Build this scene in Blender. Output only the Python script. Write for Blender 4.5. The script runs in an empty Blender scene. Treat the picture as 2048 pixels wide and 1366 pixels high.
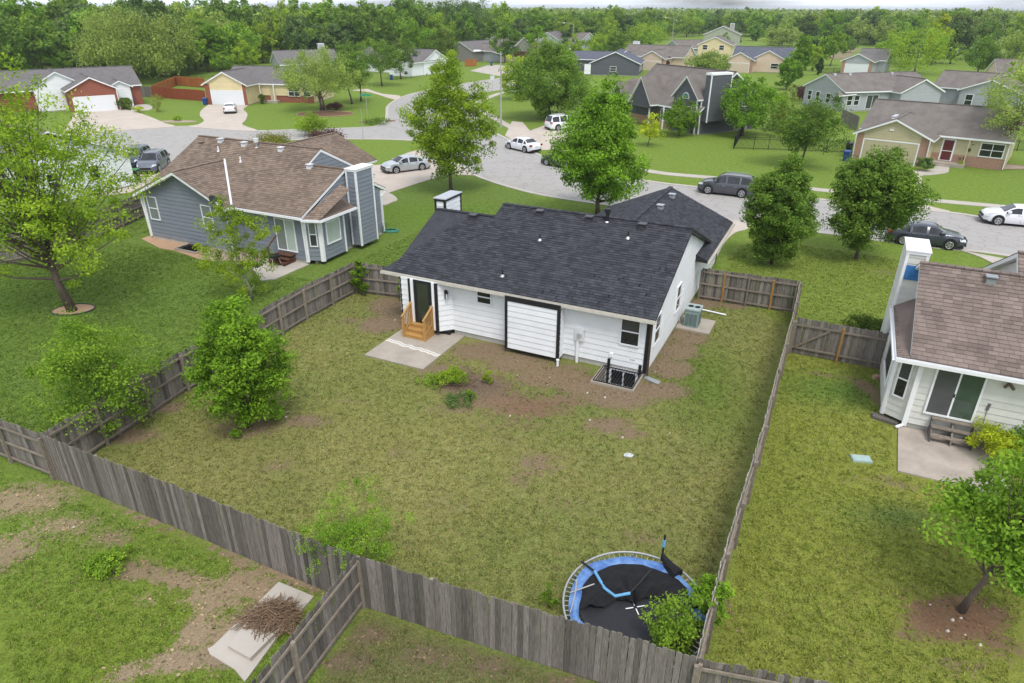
import bpy, math, random
import numpy as np
from mathutils import Vector, Matrix
R = math.radians
scene = bpy.context.scene
COL = scene.collection

# ------------------------------------------------------------------ camera
PITCH, ROLL, HCAM, FPX = 26.4, .25, 14.5, 1350.
CX, CY = 1024., 683.
_p, _r = R(PITCH), R(ROLL)
FW = np.array([0, math.cos(_p), -math.sin(_p)]); UP0 = np.array([0, math.sin(_p), math.cos(_p)]); RT0 = np.array([1., 0, 0])
RT = math.cos(_r)*RT0+math.sin(_r)*UP0; UPV = -math.sin(_r)*RT0+math.cos(_r)*UP0
cam = bpy.data.cameras.new('camera'); camo = bpy.data.objects.new('camera', cam); COL.objects.link(camo)
cam.sensor_width = 36; cam.lens = 36*FPX/2048; cam.clip_end = 6000; cam.clip_start = .2
camo.matrix_world = Matrix(((RT[0], UPV[0], -FW[0], 0), (RT[1], UPV[1], -FW[1], 0), (RT[2], UPV[2], -FW[2], HCAM), (0, 0, 0, 1)))
scene.camera = camo
# ------------------------------------------------------------------ sky, sun, exposure
SUN_EL, SUN_AZ, SKY_STR, SUN_STR, EXPO = 60, 165, .125, 1.7, 0.52     # azimuth clockwise from +Y
w = bpy.data.worlds.new('World'); scene.world = w; w.use_nodes = True
nt = w.node_tree; nt.nodes.clear()
sk = nt.nodes.new('ShaderNodeTexSky'); sk.sky_type = 'NISHITA'; sk.sun_disc = False
sk.sun_elevation = R(SUN_EL); sk.sun_rotation = R(SUN_AZ); sk.air_density = 1.0; sk.dust_density = 2.0; sk.ozone_density = 1.2
hs = nt.nodes.new('ShaderNodeHueSaturation'); hs.inputs['Saturation'].default_value = .42
tcw = nt.nodes.new('ShaderNodeTexCoord'); mpw = nt.nodes.new('ShaderNodeMapping'); mpw.inputs['Scale'].default_value = (1.4, 1.4, 9)
nzw = nt.nodes.new('ShaderNodeTexNoise'); nzw.inputs['Scale'].default_value = 2.2; nzw.inputs['Detail'].default_value = 6
rpw = nt.nodes.new('ShaderNodeValToRGB'); rpw.color_ramp.elements[0].position = .35; rpw.color_ramp.elements[1].position = .62
mxw = nt.nodes.new('ShaderNodeMixRGB'); mxw.inputs[2].default_value = (7.4, 7.9, 8.8, 1)
bgw = nt.nodes.new('ShaderNodeBackground'); bgw.inputs[1].default_value = SKY_STR
ow = nt.nodes.new('ShaderNodeOutputWorld'); L = nt.links.new
L(tcw.outputs['Generated'], mpw.inputs[0]); L(mpw.outputs[0], nzw.inputs['Vector']); L(nzw.outputs[0], rpw.inputs[0]); L(rpw.outputs[0], mxw.inputs[0])
L(sk.outputs[0], hs.inputs['Color']); L(hs.outputs[0], mxw.inputs[1]); L(mxw.outputs[0], bgw.inputs[0]); L(bgw.outputs[0], ow.inputs[0])
sl = bpy.data.lights.new('sun', 'SUN'); sl.energy = SUN_STR; sl.angle = R(20); sl.color = (1, .96, .9)
so = bpy.data.objects.new('sun', sl); COL.objects.link(so); so.location = (0, 0, 60)
so.rotation_euler = (R(90-SUN_EL), 0, R(180-SUN_AZ))
scene.view_settings.view_transform = 'Standard'; scene.view_settings.look = 'None'
scene.view_settings.exposure = EXPO; scene.view_settings.gamma = 1; scene.view_settings.use_curve_mapping = False
scene.render.engine = 'CYCLES'; scene.cycles.max_bounces = 6; scene.cycles.diffuse_bounces = 3; scene.cycles.transparent_max_bounces = 8

# ------------------------------------------------------------------ helpers
def ray(x, y): return FW+RT*(x-CX)/FPX+UPV*(CY-y)/FPX
def P(x, y, z=0.):
    d = ray(x, y); t = (z-HCAM)/d[2]; return np.array([0, 0, HCAM])+t*d
def P2(x, y, z=0.): q = P(x, y, z); return (float(q[0]), float(q[1]))
def hgt(xb, yb, yt):
    b = P(xb, yb); d = ray(xb, yt); return float(HCAM+d[2]*(b[0]*d[0]+b[1]*d[1])/(d[0]**2+d[1]**2))
def mpp(x, y):
    b = P(x, y)-np.array([0, 0, HCAM]); return float((b@FW)/FPX)
def yaw_of(a, b): return math.atan2(b[1]-a[1], b[0]-a[0])

MATS = {}
def nodes(m):
    m.use_nodes = True; n = m.node_tree; n.nodes.clear(); return n, n.nodes.new, n.links.new
def M(name, col, rough=.75, var=.12, scale=6., bump=0., tint=0., spec=.3, metal=0., stretch=(1, 1, 1), col2=None, rnd=0., fine=0., bscale=None):
    """noise-varied principled material, in world space so nothing repeats"""
    if name in MATS: return MATS[name]
    m = bpy.data.materials.new(name); n, N, K = nodes(m)
    o = N('ShaderNodeOutputMaterial'); b = N('ShaderNodeBsdfPrincipled'); K(b.outputs[0], o.inputs[0])
    b.inputs['Roughness'].default_value = rough; b.inputs['Metallic'].default_value = metal; b.inputs['Specular IOR Level'].default_value = spec
    g = N('ShaderNodeNewGeometry'); mp = N('ShaderNodeMapping'); mp.inputs['Scale'].default_value = stretch; K(g.outputs['Position'], mp.inputs[0])
    z = N('ShaderNodeTexNoise'); z.inputs['Scale'].default_value = scale; z.inputs['Detail'].default_value = 5; z.inputs['Roughness'].default_value = .65; K(mp.outputs[0], z.inputs['Vector'])
    rp = N('ShaderNodeValToRGB'); e = rp.color_ramp.elements; e[0].position = .3; e[1].position = .7
    c2 = col2 if col2 else tuple(min(1, c*(1+var)) for c in col); c1 = col if col2 else tuple(c*(1-var) for c in col)
    e[0].color = (*c1, 1); e[1].color = (*c2, 1); K(z.outputs[0], rp.inputs[0]); cur = rp.outputs[0]
    def mult(cur, val):
        x = N('ShaderNodeMixRGB'); x.blend_type = 'MULTIPLY'; x.inputs[0].default_value = 1; K(cur, x.inputs[1]); K(val, x.inputs[2]); return x.outputs[0]
    def rng(src, lo, hi):
        r = N('ShaderNodeMapRange'); K(src, r.inputs[0]); r.inputs[3].default_value = lo; r.inputs[4].default_value = hi; return r.outputs[0]
    if tint:
        a = N('ShaderNodeAttribute'); a.attribute_name = 'tint'; cur = mult(cur, rng(a.outputs['Fac'], 1-tint, 1+tint))
    if rnd:
        a = N('ShaderNodeObjectInfo'); cur = mult(cur, rng(a.outputs['Random'], 1-rnd, 1+rnd))
    if fine:
        z2 = N('ShaderNodeTexNoise'); z2.inputs['Scale'].default_value = 45; z2.inputs['Detail'].default_value = 3; K(mp.outputs[0], z2.inputs['Vector'])
        cur = mult(cur, rng(z2.outputs[0], 1-fine, 1+fine))
    K(cur, b.inputs['Base Color'])
    if bump:
        bp = N('ShaderNodeBump'); bp.inputs['Strength'].default_value = bump; bp.inputs['Distance'].default_value = .02
        zb = z
        if bscale: zb = N('ShaderNodeTexNoise'); zb.inputs['Scale'].default_value = bscale; zb.inputs['Detail'].default_value = 4; K(mp.outputs[0], zb.inputs['Vector'])
        K(zb.outputs[0], bp.inputs['Height']); K(bp.outputs[0], b.inputs['Normal'])
    MATS[name] = m; return m
def leafmat(name, a, b, trans=.35, rnd=.12):
    if name in MATS: return MATS[name]
    m = bpy.data.materials.new(name); n, N, K = nodes(m); o = N('ShaderNodeOutputMaterial')
    at = N('ShaderNodeAttribute'); at.attribute_name = 'tint'; mx = N('ShaderNodeMixRGB'); mx.inputs[1].default_value = (*a, 1); mx.inputs[2].default_value = (*b, 1); K(at.outputs['Fac'], mx.inputs[0])
    oi = N('ShaderNodeObjectInfo'); hv = N('ShaderNodeHueSaturation'); K(mx.outputs[0], hv.inputs['Color'])
    r1 = N('ShaderNodeMapRange'); K(oi.outputs['Random'], r1.inputs[0]); r1.inputs[3].default_value = 1-rnd; r1.inputs[4].default_value = 1+rnd; K(r1.outputs[0], hv.inputs['Value'])
    ml = N('ShaderNodeMath'); ml.operation = 'MULTIPLY'; ml.inputs[1].default_value = 7.31; K(oi.outputs['Random'], ml.inputs[0]); fr = N('ShaderNodeMath'); fr.operation = 'FRACT'; K(ml.outputs[0], fr.inputs[0])
    r2 = N('ShaderNodeMapRange'); K(fr.outputs[0], r2.inputs[0]); r2.inputs[3].default_value = .5-rnd*.035; r2.inputs[4].default_value = .5+rnd*.035; K(r2.outputs[0], hv.inputs['Hue'])
    d = N('ShaderNodeBsdfPrincipled'); d.inputs['Roughness'].default_value = .6; d.inputs['Specular IOR Level'].default_value = .12; t = N('ShaderNodeBsdfTranslucent'); s = N('ShaderNodeMixShader'); s.inputs[0].default_value = trans
    K(hv.outputs[0], d.inputs['Base Color']); K(hv.outputs[0], t.inputs[0]); K(d.outputs[0], s.inputs[1]); K(t.outputs[0], s.inputs[2]); K(s.outputs[0], o.inputs[0])
    MATS[name] = m; return m
def glassmat(name, col=(.015, .018, .022), rough=.06):
    if name in MATS: return MATS[name]
    m = bpy.data.materials.new(name); n, N, K = nodes(m); o = N('ShaderNodeOutputMaterial'); b = N('ShaderNodeBsdfPrincipled'); K(b.outputs[0], o.inputs[0])
    g = N('ShaderNodeNewGeometry'); z = N('ShaderNodeTexNoise'); z.inputs['Scale'].default_value = 1.3; K(g.outputs['Position'], z.inputs['Vector'])
    rp = N('ShaderNodeValToRGB'); rp.color_ramp.elements[0].color = (*[c*.6 for c in col], 1); rp.color_ramp.elements[1].color = (*[c*1.5 for c in col], 1); K(z.outputs[0], rp.inputs[0]); K(rp.outputs[0], b.inputs['Base Color'])
    b.inputs['Roughness'].default_value = rough; b.inputs['Specular IOR Level'].default_value = .7; MATS[name] = m; return m

def mesh_np(name, V, F, mat, tint=None):
    V = np.asarray(V, dtype=np.float32); F = np.asarray(F, dtype=np.int32); me = bpy.data.meshes.new(name); k = F.shape[1]
    me.vertices.add(len(V)); me.vertices.foreach_set('co', V.ravel()); me.loops.add(F.size); me.loops.foreach_set('vertex_index', F.ravel())
    me.polygons.add(len(F)); me.polygons.foreach_set('loop_start', np.arange(0, F.size, k, dtype=np.int32)); me.polygons.foreach_set('loop_total', np.full(len(F), k, dtype=np.int32))
    if tint is not None:
        a = me.attributes.new('tint', 'FLOAT', 'FACE'); a.data.foreach_set('value', np.asarray(tint, dtype=np.float32))
    me.update(calc_edges=True); me.materials.append(mat); me.shade_flat(); return me
class MB:
    def __init__(s): s.v = []; s.f = []; s.t = []; s.mi = []; s.cur = 0
    def face(s, pts, t=.5):
        i = len(s.v); s.v += [tuple(map(float, p)) for p in pts]; s.f.append(tuple(range(i, i+len(pts)))); s.t.append(t); s.mi.append(s.cur)
    def hexa(s, p, t=.5):    # 8 points: bottom loop 0-3, top loop 4-7 (counterclockwise from above)
        i = len(s.v); s.v += [tuple(map(float, q)) for q in p]
        for f in ((3, 2, 1, 0), (4, 5, 6, 7), (0, 1, 5, 4), (1, 2, 6, 5), (2, 3, 7, 6), (3, 0, 4, 7)): s.f.append(tuple(i+k for k in f)); s.t.append(t); s.mi.append(s.cur)
    def box(s, x0, x1, y0, y1, z0, z1, t=.5): s.hexa([(x0, y0, z0), (x1, y0, z0), (x1, y1, z0), (x0, y1, z0), (x0, y0, z1), (x1, y0, z1), (x1, y1, z1), (x0, y1, z1)], t)
    def prism(s, poly, off, t=.5):   # poly 3d, extruded by vector off
        i = len(s.v); n = len(poly); s.v += [tuple(map(float, q)) for q in poly]+[tuple(float(a+b) for a, b in zip(q, off)) for q in poly]
        s.f.append(tuple(range(i, i+n))[::-1]); s.f.append(tuple(range(i+n, i+2*n)))
        for k in range(n): s.f.append((i+k, i+(k+1) % n, i+n+(k+1) % n, i+n+k))
        s.t += [t]*(n+2); s.mi += [s.cur]*(n+2)
    def bar(s, a, b, w, h=None, t=.5, up=(0, 0, 1)):
        a = Vector(a); b = Vector(b); h = h or w; d = (b-a).normalized(); u = Vector(up)
        if abs(d.dot(u)) > .95: u = Vector((0, 1, 0))
        x = d.cross(u).normalized(); y = x.cross(d).normalized(); x *= w/2; y *= h/2
        s.hexa([a-x-y, a+x-y, b+x-y, b-x-y, a-x+y, a+x+y, b+x+y, b-x+y], t)
    def tube(s, pts, rad, n=8, t=.5, cap=True):
        pts = [Vector(p) for p in pts]; rad = rad if isinstance(rad, (list, tuple)) else [rad]*len(pts); i0 = len(s.v); px = None
        for k, p in enumerate(pts):
            d = (pts[min(k+1, len(pts)-1)]-pts[max(k-1, 0)]).normalized()
            if px is None: px = d.cross(Vector((0, 0, 1)) if abs(d.z) < .9 else Vector((1, 0, 0))).normalized()
            px = (px-d*px.dot(d)).normalized(); py = d.cross(px)
            for j in range(n): a = 2*math.pi*j/n; s.v.append(tuple(p+(px*math.cos(a)+py*math.sin(a))*rad[k]))
        for k in range(len(pts)-1):
            for j in range(n): s.f.append((i0+k*n+j, i0+k*n+(j+1) % n, i0+(k+1)*n+(j+1) % n, i0+(k+1)*n+j)); s.t.append(t); s.mi.append(s.cur)
        if cap: s.f.append(tuple(i0+j for j in range(n))[::-1]); s.f.append(tuple(i0+(len(pts)-1)*n+j for j in range(n))); s.t += [t]*2; s.mi += [s.cur]*2
    def mesh(s, name, mat, smooth=False):
        me = bpy.data.meshes.new(name); me.from_pydata(s.v, [], s.f)
        a = me.attributes.new('tint', 'FLOAT', 'FACE'); a.data.foreach_set('value', np.array(s.t, dtype=np.float32))
        for q in (mat if isinstance(mat, (list, tuple)) else [mat]): me.materials.append(q)
        if max(s.mi, default=0): me.polygons.foreach_set('material_index', s.mi)
        if smooth: me.polygons.foreach_set('use_smooth', [True]*len(s.f))
        me.update(); return me
    def build(s, name, mat, parent=None, smooth=False, **k):
        return link(name, s.mesh(name, mat, smooth), parent, **k)
def tag(o, label=None, cat=None, group=None, kind=None):
    if label: o['label'] = label
    if cat: o['category'] = cat
    if group: o['group'] = group
    if kind: o['kind'] = kind
    return o
def link(name, me, parent=None, label=None, cat=None, group=None, kind=None, loc=None, rot=None, scale=None):
    o = bpy.data.objects.new(name, me); COL.objects.link(o); o.parent = parent
    if loc is not None: o.location = loc
    if rot is not None: o.rotation_euler = rot if isinstance(rot, (tuple, list)) else (0, 0, rot)
    if scale is not None: o.scale = scale
    return tag(o, label, cat, group, kind)
def thing(name, label, cat, loc, rz=0, group=None): return link(name, None, None, label, cat, group, None, loc, rz)
KIDS = {}
def copy_tree(o, loc, rz=None, label=None, group=None, scale=None, name=None):
    c = o.copy(); COL.objects.link(c); c.location = loc
    if rz is not None: c.rotation_euler = (0, 0, rz)
    if label: c['label'] = label
    if group: c['group'] = group
    if scale: c.scale = scale
    for ch in list(o.children):
        d = ch.copy(); COL.objects.link(d); d.parent = c
        for g in list(ch.children): e = g.copy(); COL.objects.link(e); e.parent = d
    return c
def clip(poly, f):      # Sutherland-Hodgman, keep f(p) >= 0
    out = []
    for i in range(len(poly)):
        a, b = poly[i-1], poly[i]; fa, fb = f(a), f(b)
        if (fa >= 0) != (fb >= 0): t = fa/(fa-fb); out.append(tuple(p+(q-p)*t for p, q in zip(a, b)))
        if fb >= 0: out.append(b)
    return out
# ------------------------------------------------------------------ materials
white_siding = M('white_siding', (.76, .78, .80), .55, .05, 1.7, tint=.03)
cream_siding = M('offwhite_siding', (.62, .62, .58), .6, .07, 1.7, tint=.04)
grey_siding = M('bluegrey_siding', (.20, .225, .265), .6, .06, 1.5, tint=.04)
dark_siding = M('slate_siding', (.095, .10, .115), .6, .08, 1.5, tint=.05)
yellow_siding = M('yellow_siding', (.66, .56, .33), .6, .06, 1.5, tint=.03)
tan_siding = M('tan_siding', (.47, .42, .27), .6, .06, 1.5, tint=.03)
pale_siding = M('pale_siding', (.36, .38, .40), .6, .06, 1.5, tint=.03)
peach_siding = M('peach_siding', (.60, .47, .36), .6, .06, 1.5, tint=.03)
white_paint = M('white_paint', (.80, .81, .83), .5, .04, 3)
black_paint = M('black_paint', (.018, .018, .02), .5, .15, 3)
concrete = M('concrete', (.35, .31, .265), .85, .13, 1.3, bump=.25, fine=.09)
found_mat = M('foundation_concrete', (.40, .39, .36), .9, .15, 2.5, bump=.3, fine=.08)
walk_mat = M('walkway_concrete', (.42, .385, .34), .85, .09, .8, fine=.07)
drive_mat = M('driveway_concrete', (.47, .41, .355), .85, .10, .5, fine=.07)
dark_shingle = M('charcoal_shingle', (.047, .0495, .058), .95, .2, 2.2, tint=.27, fine=.3, spec=.15)
brown_shingle = M('brown_shingle', (.19, .15, .132), .95, .18, .9, tint=.2, fine=.18, spec=.12)
tan_shingle = M('weathered_shingle', (.225, .172, .135), .95, .22, .5, tint=.22, fine=.2, spec=.12, col2=(.165, .125, .10))
grey_shingle = M('grey_shingle', (.15, .14, .14), .95, .16, 1.5, tint=.18, fine=.2, spec=.12, stretch=(1, 1, 3))
blue_shingle = M('slateblue_shingle', (.105, .112, .14), .95, .16, 1.5, tint=.18, fine=.2, spec=.12)
mauve_shingle = M('mauve_shingle', (.165, .146, .134), .95, .2, .8, tint=.2, fine=.22, spec=.12)
pane_dark = glassmat('window_glass'); pane_mid = glassmat('screened_glass', (.05, .055, .06), .2)
pane_curtain = M('glass_over_curtain', (.42, .49, .45), .12, .1, 2.5, spec=.7, stretch=(3, 3, .3))
pane_blind = M('glass_over_blind', (.20, .23, .22), .15, .1, 2.5, spec=.7)
brick_mat = M('red_brick', (.26, .09, .06), .85, .3, 9, fine=.3, stretch=(1, 1, 3)); brick2 = M('mixed_brick', (.36, .22, .16), .85, .35, 7, fine=.3, stretch=(1, 1, 3))
galv = M('galvanised_metal', (.45, .46, .47), .4, .1, 5, metal=.6); vent_metal = M('white_vent_metal', (.62, .63, .66), .45, .08, 5)
new_wood = M('new_cedar', (.42, .235, .075), .7, .16, 14, tint=.1, stretch=(1, 1, .3), rnd=.08); grey_wood = M('weathered_wood', (.075, .064, .057), .85, .3, 20, tint=.2, rnd=.36, fine=.25, stretch=(3.2, 3.2, .16), col2=(.235, .21, .19))
rail_wood = M('weathered_rail', (.22, .185, .15), .85, .25, 9, tint=.1, rnd=.12, fine=.15); brown_wood = M('stained_wood', (.10, .045, .028), .6, .25, 9, rnd=.1)

# ------------------------------------------------------------------ building components (house-local u, v, z)
def WF(p0, p1):
    d = Vector((p1[0]-p0[0], p1[1]-p0[1])); ln = d.length; d /= ln
    return (lambda s, z, o=0.: (p0[0]+d.x*s+d.y*o, p0[1]+d.y*s-d.x*o, z)), ln
def wbox(mb, W, s0, s1, z0, z1, o0, o1, t=.5): mb.hexa([W(s0, z0, o1), W(s1, z0, o1), W(s1, z0, o0), W(s0, z0, o0), W(s0, z1, o1), W(s1, z1, o1), W(s1, z1, o0), W(s0, z1, o0)], t)
RNG = random.Random(5)
def wall(par, mat, p0, p1, z0, z1, peak=None, course=.27, parts=True, found=None, brick=None):
    """lap sided wall; outside on the right of p0->p1; peak=(s,z) makes a gable; brick=(height,mat) bricks below"""
    W, ln = WF(p0, p1); out = [(0, z0), (ln, z0), (ln, z1)]+([peak] if peak else [])+[(0, z1)]
    if peak and peak[0] >= ln-.01: out = [(0, z0), (ln, z0), (ln, peak[1]), (0, z1)]
    if peak and peak[0] <= .01: out = [(0, z0), (ln, z0), (ln, z1), (0, peak[1])]
    mb = MB(); a = W(0, 0, 0); b = W(0, 0, -.12); mb.prism([W(s, z, 0) for s, z in out], tuple(y-x for x, y in zip(a, b)))
    zt = max(z for s, z in out); z = z0; one = mb
    while z < zt-.02:
        c = clip(clip(out, lambda q: q[1]-z), lambda q: z+course-.004-q[1])
        if len(c) >= 3:
            m = MB() if parts else one; t = RNG.random()
            off = lambda q: .034-.024*(q[1]-z)/course
            f = [W(q[0], q[1], off(q)) for q in c]; m.face(f, t)
            for i in range(len(c)):
                q, r = c[i], c[(i+1) % len(c)]
                m.face([W(q[0], q[1], 0), W(r[0], r[1], 0), W(r[0], r[1], off(r)), W(q[0], q[1], off(q))], t)
            if parts: m.build('siding_board', mat, par)
        z += course
    mb.build('wall', mat, par)
    if found is not None:
        f = MB(); wbox(f, W, 0, ln, found, z0-.002, -.12, -.015); f.build('foundation', found_mat, par)
def trim(par, mat, p0, p1, items, name='trim'):
    W, _ = WF(p0, p1); m = MB()
    for s0, s1, z0, z1, d in items: wbox(m, W, s0, s1, z0, z1, 0.001, d+.02)
    return m.build(name, mat, par)
def window(par, p0, p1, s0, s1, z0, z1, frame=white_paint, pane=pane_dark, split='h', pane2=None, cas=.07, name='window'):
    W, _ = WF(p0, p1); m = MB(); c = cas
    wbox(m, W, s0, s0+c, z0, z1, 0, .085); wbox(m, W, s1-c, s1, z0, z1, 0, .085); wbox(m, W, s0+c, s1-c, z1-c, z1, 0, .083); wbox(m, W, s0+c, s1-c, z0, z0+c, 0, .09)
    zm = (z0+z1)/2; sm = (s0+s1)/2; rects = [(s0+c, s1-c, z0+c, z1-c)]
    if split in ('h', '+'): wbox(m, W, s0+c, s1-c, zm-.03, zm+.03, 0, .075); rects = [(s0+c, s1-c, z0+c, zm-.03), (s0+c, s1-c, zm+.03, z1-c)]
    if split in ('v', '+'): wbox(m, W, sm-.03, sm+.03, z0+c, z1-c, 0, .072)
    if split == 'v': rects = [(s0+c, sm-.03, z0+c, z1-c), (sm+.03, s1-c, z0+c, z1-c)]
    o = m.build(name, frame, par)
    for i, r in enumerate(rects):
        g = MB(); wbox(g, W, *r, 0, .056); g.build('pane', (pane2 if (pane2 and i == 0) else pane), o)
    return o
def roof(par, planes, mat, thick=.16, fascia=white_paint, shing=None, gutters=(), exp=.18, tw=.3, limit=300, ridges=(), gut_mat=None, name='roof'):
    mb = MB(); fb = MB()
    for pl in planes:
        mb.prism([(x, y, z-.035) for x, y, z in pl], (0, 0, .035)); fb.prism([(x, y, z-thick) for x, y, z in pl], (0, 0, thick-.037))
    r = mb.build(name, mat, par); fb.build('fascia', fascia, par)
    for a, b in ridges:
        k = MB(); a = Vector(a); b = Vector(b); n = max(1, int((b-a).length/.3))
        for i in range(n):
            p = a.lerp(b, i/n); q = a.lerp(b, (i+.93)/n); k.bar(p+Vector((0, 0, .015)), q+Vector((0, 0, .028)), .24, .05, RNG.random())
        k.build('ridge_cap', mat, r)
    for a, b in gutters:
        k = MB(); a = Vector(a); b = Vector(b); e = (b-a).normalized(); o = Vector((e.y, -e.x, 0))
        for off, z0, z1, w_ in ((.05, -.15, -.13, .12), (.115, -.15, -.015, .015), (.0, -.15, -.015, .012)):
            c = a+o*(off+.01); d = b+o*(off+.01); k.bar(c+Vector((0, 0, (z0+z1)/2)), d+Vector((0, 0, (z0+z1)/2)), w_, z1-z0)
        k.build('gutter', gut_mat or fascia, par)
    if shing:
        V = []; F = []; T = []; full = []; rn = random.Random(len(planes)*7+int(exp*100))
        for pl in planes:
            p = [Vector(q) for q in pl]; o = p[0]; e = (p[1]-p[0]).normalized(); n = e.cross(p[-1]-p[0]).normalized()
            if n.z < 0: n = -n
            t = n.cross(e); P2d = [((q-o).dot(e), (q-o).dot(t)) for q in p]
            smin = min(q[0] for q in P2d); smax = max(q[0] for q in P2d); tmax = max(q[1] for q in P2d)
            cc = [(P2d[i], P2d[(i+1) % len(P2d)]) for i in range(len(P2d))]
            row = 0; tt = 0.
            while tt < tmax-.03:
                s = smin-rn.random()*tw
                while s < smax:
                    wd = tw*(rn.uniform(.75, 1.25) if shing == 'lam' else 1); rect = [(s+.008, tt), (s+wd-.006, tt), (s+wd-.006, tt+exp+.03), (s+.008, tt+exp+.03)]; c = rect; cut = False
                    for a, b in cc:
                        f = lambda q, a=a, b=b: (b[0]-a[0])*(q[1]-a[1])-(b[1]-a[1])*(q[0]-a[0])
                        if min(f(q) for q in c) < 0: cut = True; c = clip(c, f)
                        if len(c) < 3: break
                    s += wd
                    if len(c) < 3: continue
                    h = .02+rn.random()*.012; ti = rn.random()
                    g = lambda q, o=o, e=e, t=t, n=n, h=h, tt=tt: o+e*q[0]+t*q[1]+n*(h-(h-.003)*(q[1]-tt)/(exp+.03))
                    if not cut and shing: full.append((g, rect, ti, h, o+e*rect[0][0]+t*tt, (e, t, n), wd, tt)); continue
                    i = len(V); k = len(c); V += [tuple(g(q)) for q in c]+[tuple(o+e*q[0]+t*q[1]) for q in c]
                    F.append(tuple(range(i, i+k))); T.append(ti)
                    for j in range(k): F.append((i+k+j, i+k+(j+1) % k, i+(j+1) % k, i+j)); T.append(ti)
                tt += exp; row += 1
        mw = par.matrix_basis; cp = Vector((0, 0, HCAM)); full.sort(key=lambda q: (mw @ q[4]-cp).length)
        # the nearest tabs are single objects that share meshes, the rest is one mesh
        vari = {}
        for g, rect, ti, h, o_, fr, wd, tt in full[limit:]:
            i = len(V); V += [tuple(g(q)) for q in rect]+[tuple(g(q)-fr[2]*h) for q in rect[:2]]
            F += [(i, i+1, i+2, i+3), (i+4, i+5, i+1, i)]; T += [ti, ti]
        for g, rect, ti, h, o_, fr, wd, tt in full[:limit]:
            key = (int(ti*7), round(wd, 1) if shing == 'lam' else 0)
            if key not in vari:
                ww = wd-.014; hh = .026; q = [(0, 0, hh), (ww, 0, hh), (ww, exp+.03, .003), (0, exp+.03, .003), (0, 0, 0), (ww, 0, 0), (ww, exp+.03, 0), (0, exp+.03, 0)]
                vari[key] = mesh_np('shingle', q, [(0, 1, 2, 3), (4, 5, 1, 0), (7, 4, 0, 3), (5, 6, 2, 1)], mat, [ti]*4)
            ob = link('shingle', vari[key], r); e, t, n = fr
            ob.matrix_basis = Matrix(((e.x, t.x, n.x, o_.x), (e.y, t.y, n.y, o_.y), (e.z, t.z, n.z, o_.z), (0, 0, 0, 1)))
        me = bpy.data.meshes.new('shingles'); me.from_pydata(V, [], F); at = me.attributes.new('tint', 'FLOAT', 'FACE'); at.data.foreach_set('value', T); me.materials.append(mat)
        link('shingle_field', me, r, kind='stuff')
    return r
def gable(u0, u1, v0, v1, ze, k, axis='u', oh=.45, ohg=.3, mid=None):
    """two roof planes of a gable; eave height ze at the overhang edge"""
    if axis == 'u':
        m = (v0+v1)/2 if mid is None else mid; a = v0-oh; b = v1+oh; zr = ze+k*(m-a); A, B = u0-ohg, u1+ohg
        return [[(A, a, ze), (B, a, ze), (B, m, zr), (A, m, zr)], [(B, b, ze), (A, b, ze), (A, m, zr), (B, m, zr)]], ((A, m, zr), (B, m, zr)), m, zr
    m = (u0+u1)/2 if mid is None else mid; a = u0-oh; b = u1+oh; zr = ze+k*(m-a); A, B = v0-ohg, v1+ohg
    return [[(b, A, ze), (b, B, ze), (m, B, zr), (m, A, zr)], [(a, B, ze), (a, A, ze), (m, A, zr), (m, B, zr)]], ((m, A, zr), (m, B, zr)), m, zr
def roof_vent(par, u, v, z, mat, k=.4, cap=True):
    m = MB(); m.hexa([(u-.17, v-.17, z-.17*k-.02), (u+.17, v-.17, z-.17*k-.02), (u+.17, v+.17, z+.17*k-.02), (u-.17, v+.17, z+.17*k-.02), (u-.15, v-.15, z+.16), (u+.15, v-.15, z+.16), (u+.15, v+.15, z+.2), (u-.15, v+.15, z+.2)])
    m.box(u-.2, u+.2, v-.2, v+.2, z+.201, z+.25); m.build('roof_vent', mat, par)
def pipe(par, u, v, z, mat, h=.3, r=.035, boot=galv, name='vent_pipe'):
    m = MB(); m.tube([(u, v, z-.1), (u, v, z+h)], r, 8); o = m.build(name, mat, par); b = MB(); b.tube([(u, v, z-.03), (u, v, z+.07)], [.13, .05], 10); b.build('flashing', boot, o)
def chimney(par, u0, u1, v0, v1, z0, z1, mat, corner, cap=None, parts=True):
    cs = [(u0, v0), (u1, v0), (u1, v1), (u0, v1)]
    for i in range(4): wall(par, mat, cs[i], cs[(i+1) % 4], z0, z1, parts=parts)
    m = MB(); w_ = .055
    for (a, b) in cs: m.box(a-w_, a+w_, b-w_, b+w_, z0-.03, z1)
    m.box(u0-.07, u1+.07, v0-.07, v1+.07, z1, z1+.12); m.build('corner_trim', corner, par)
    c = MB(); c.box(u0-.1, u1+.1, v0-.1, v1+.1, z1+.121, z1+.17); c.build('chimney_cap', cap or corner, par)
def ground_slab(name, pts, z, mat, thick=.12, label=None, cat=None, kind=None, par=None, group=None):
    m = MB(); m.prism([(x, y, z-thick) for x, y in pts], (0, 0, thick)); return m.build(name, mat, par, label=label, cat=cat, kind=kind, group=group)
def downspout(par, pts, mat, r=.045):
    m = MB(); [m.bar(pts[i], pts[i+1], r*2, r*1.6) for i in range(len(pts)-1)]; m.build('downspout', mat, par)
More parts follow.
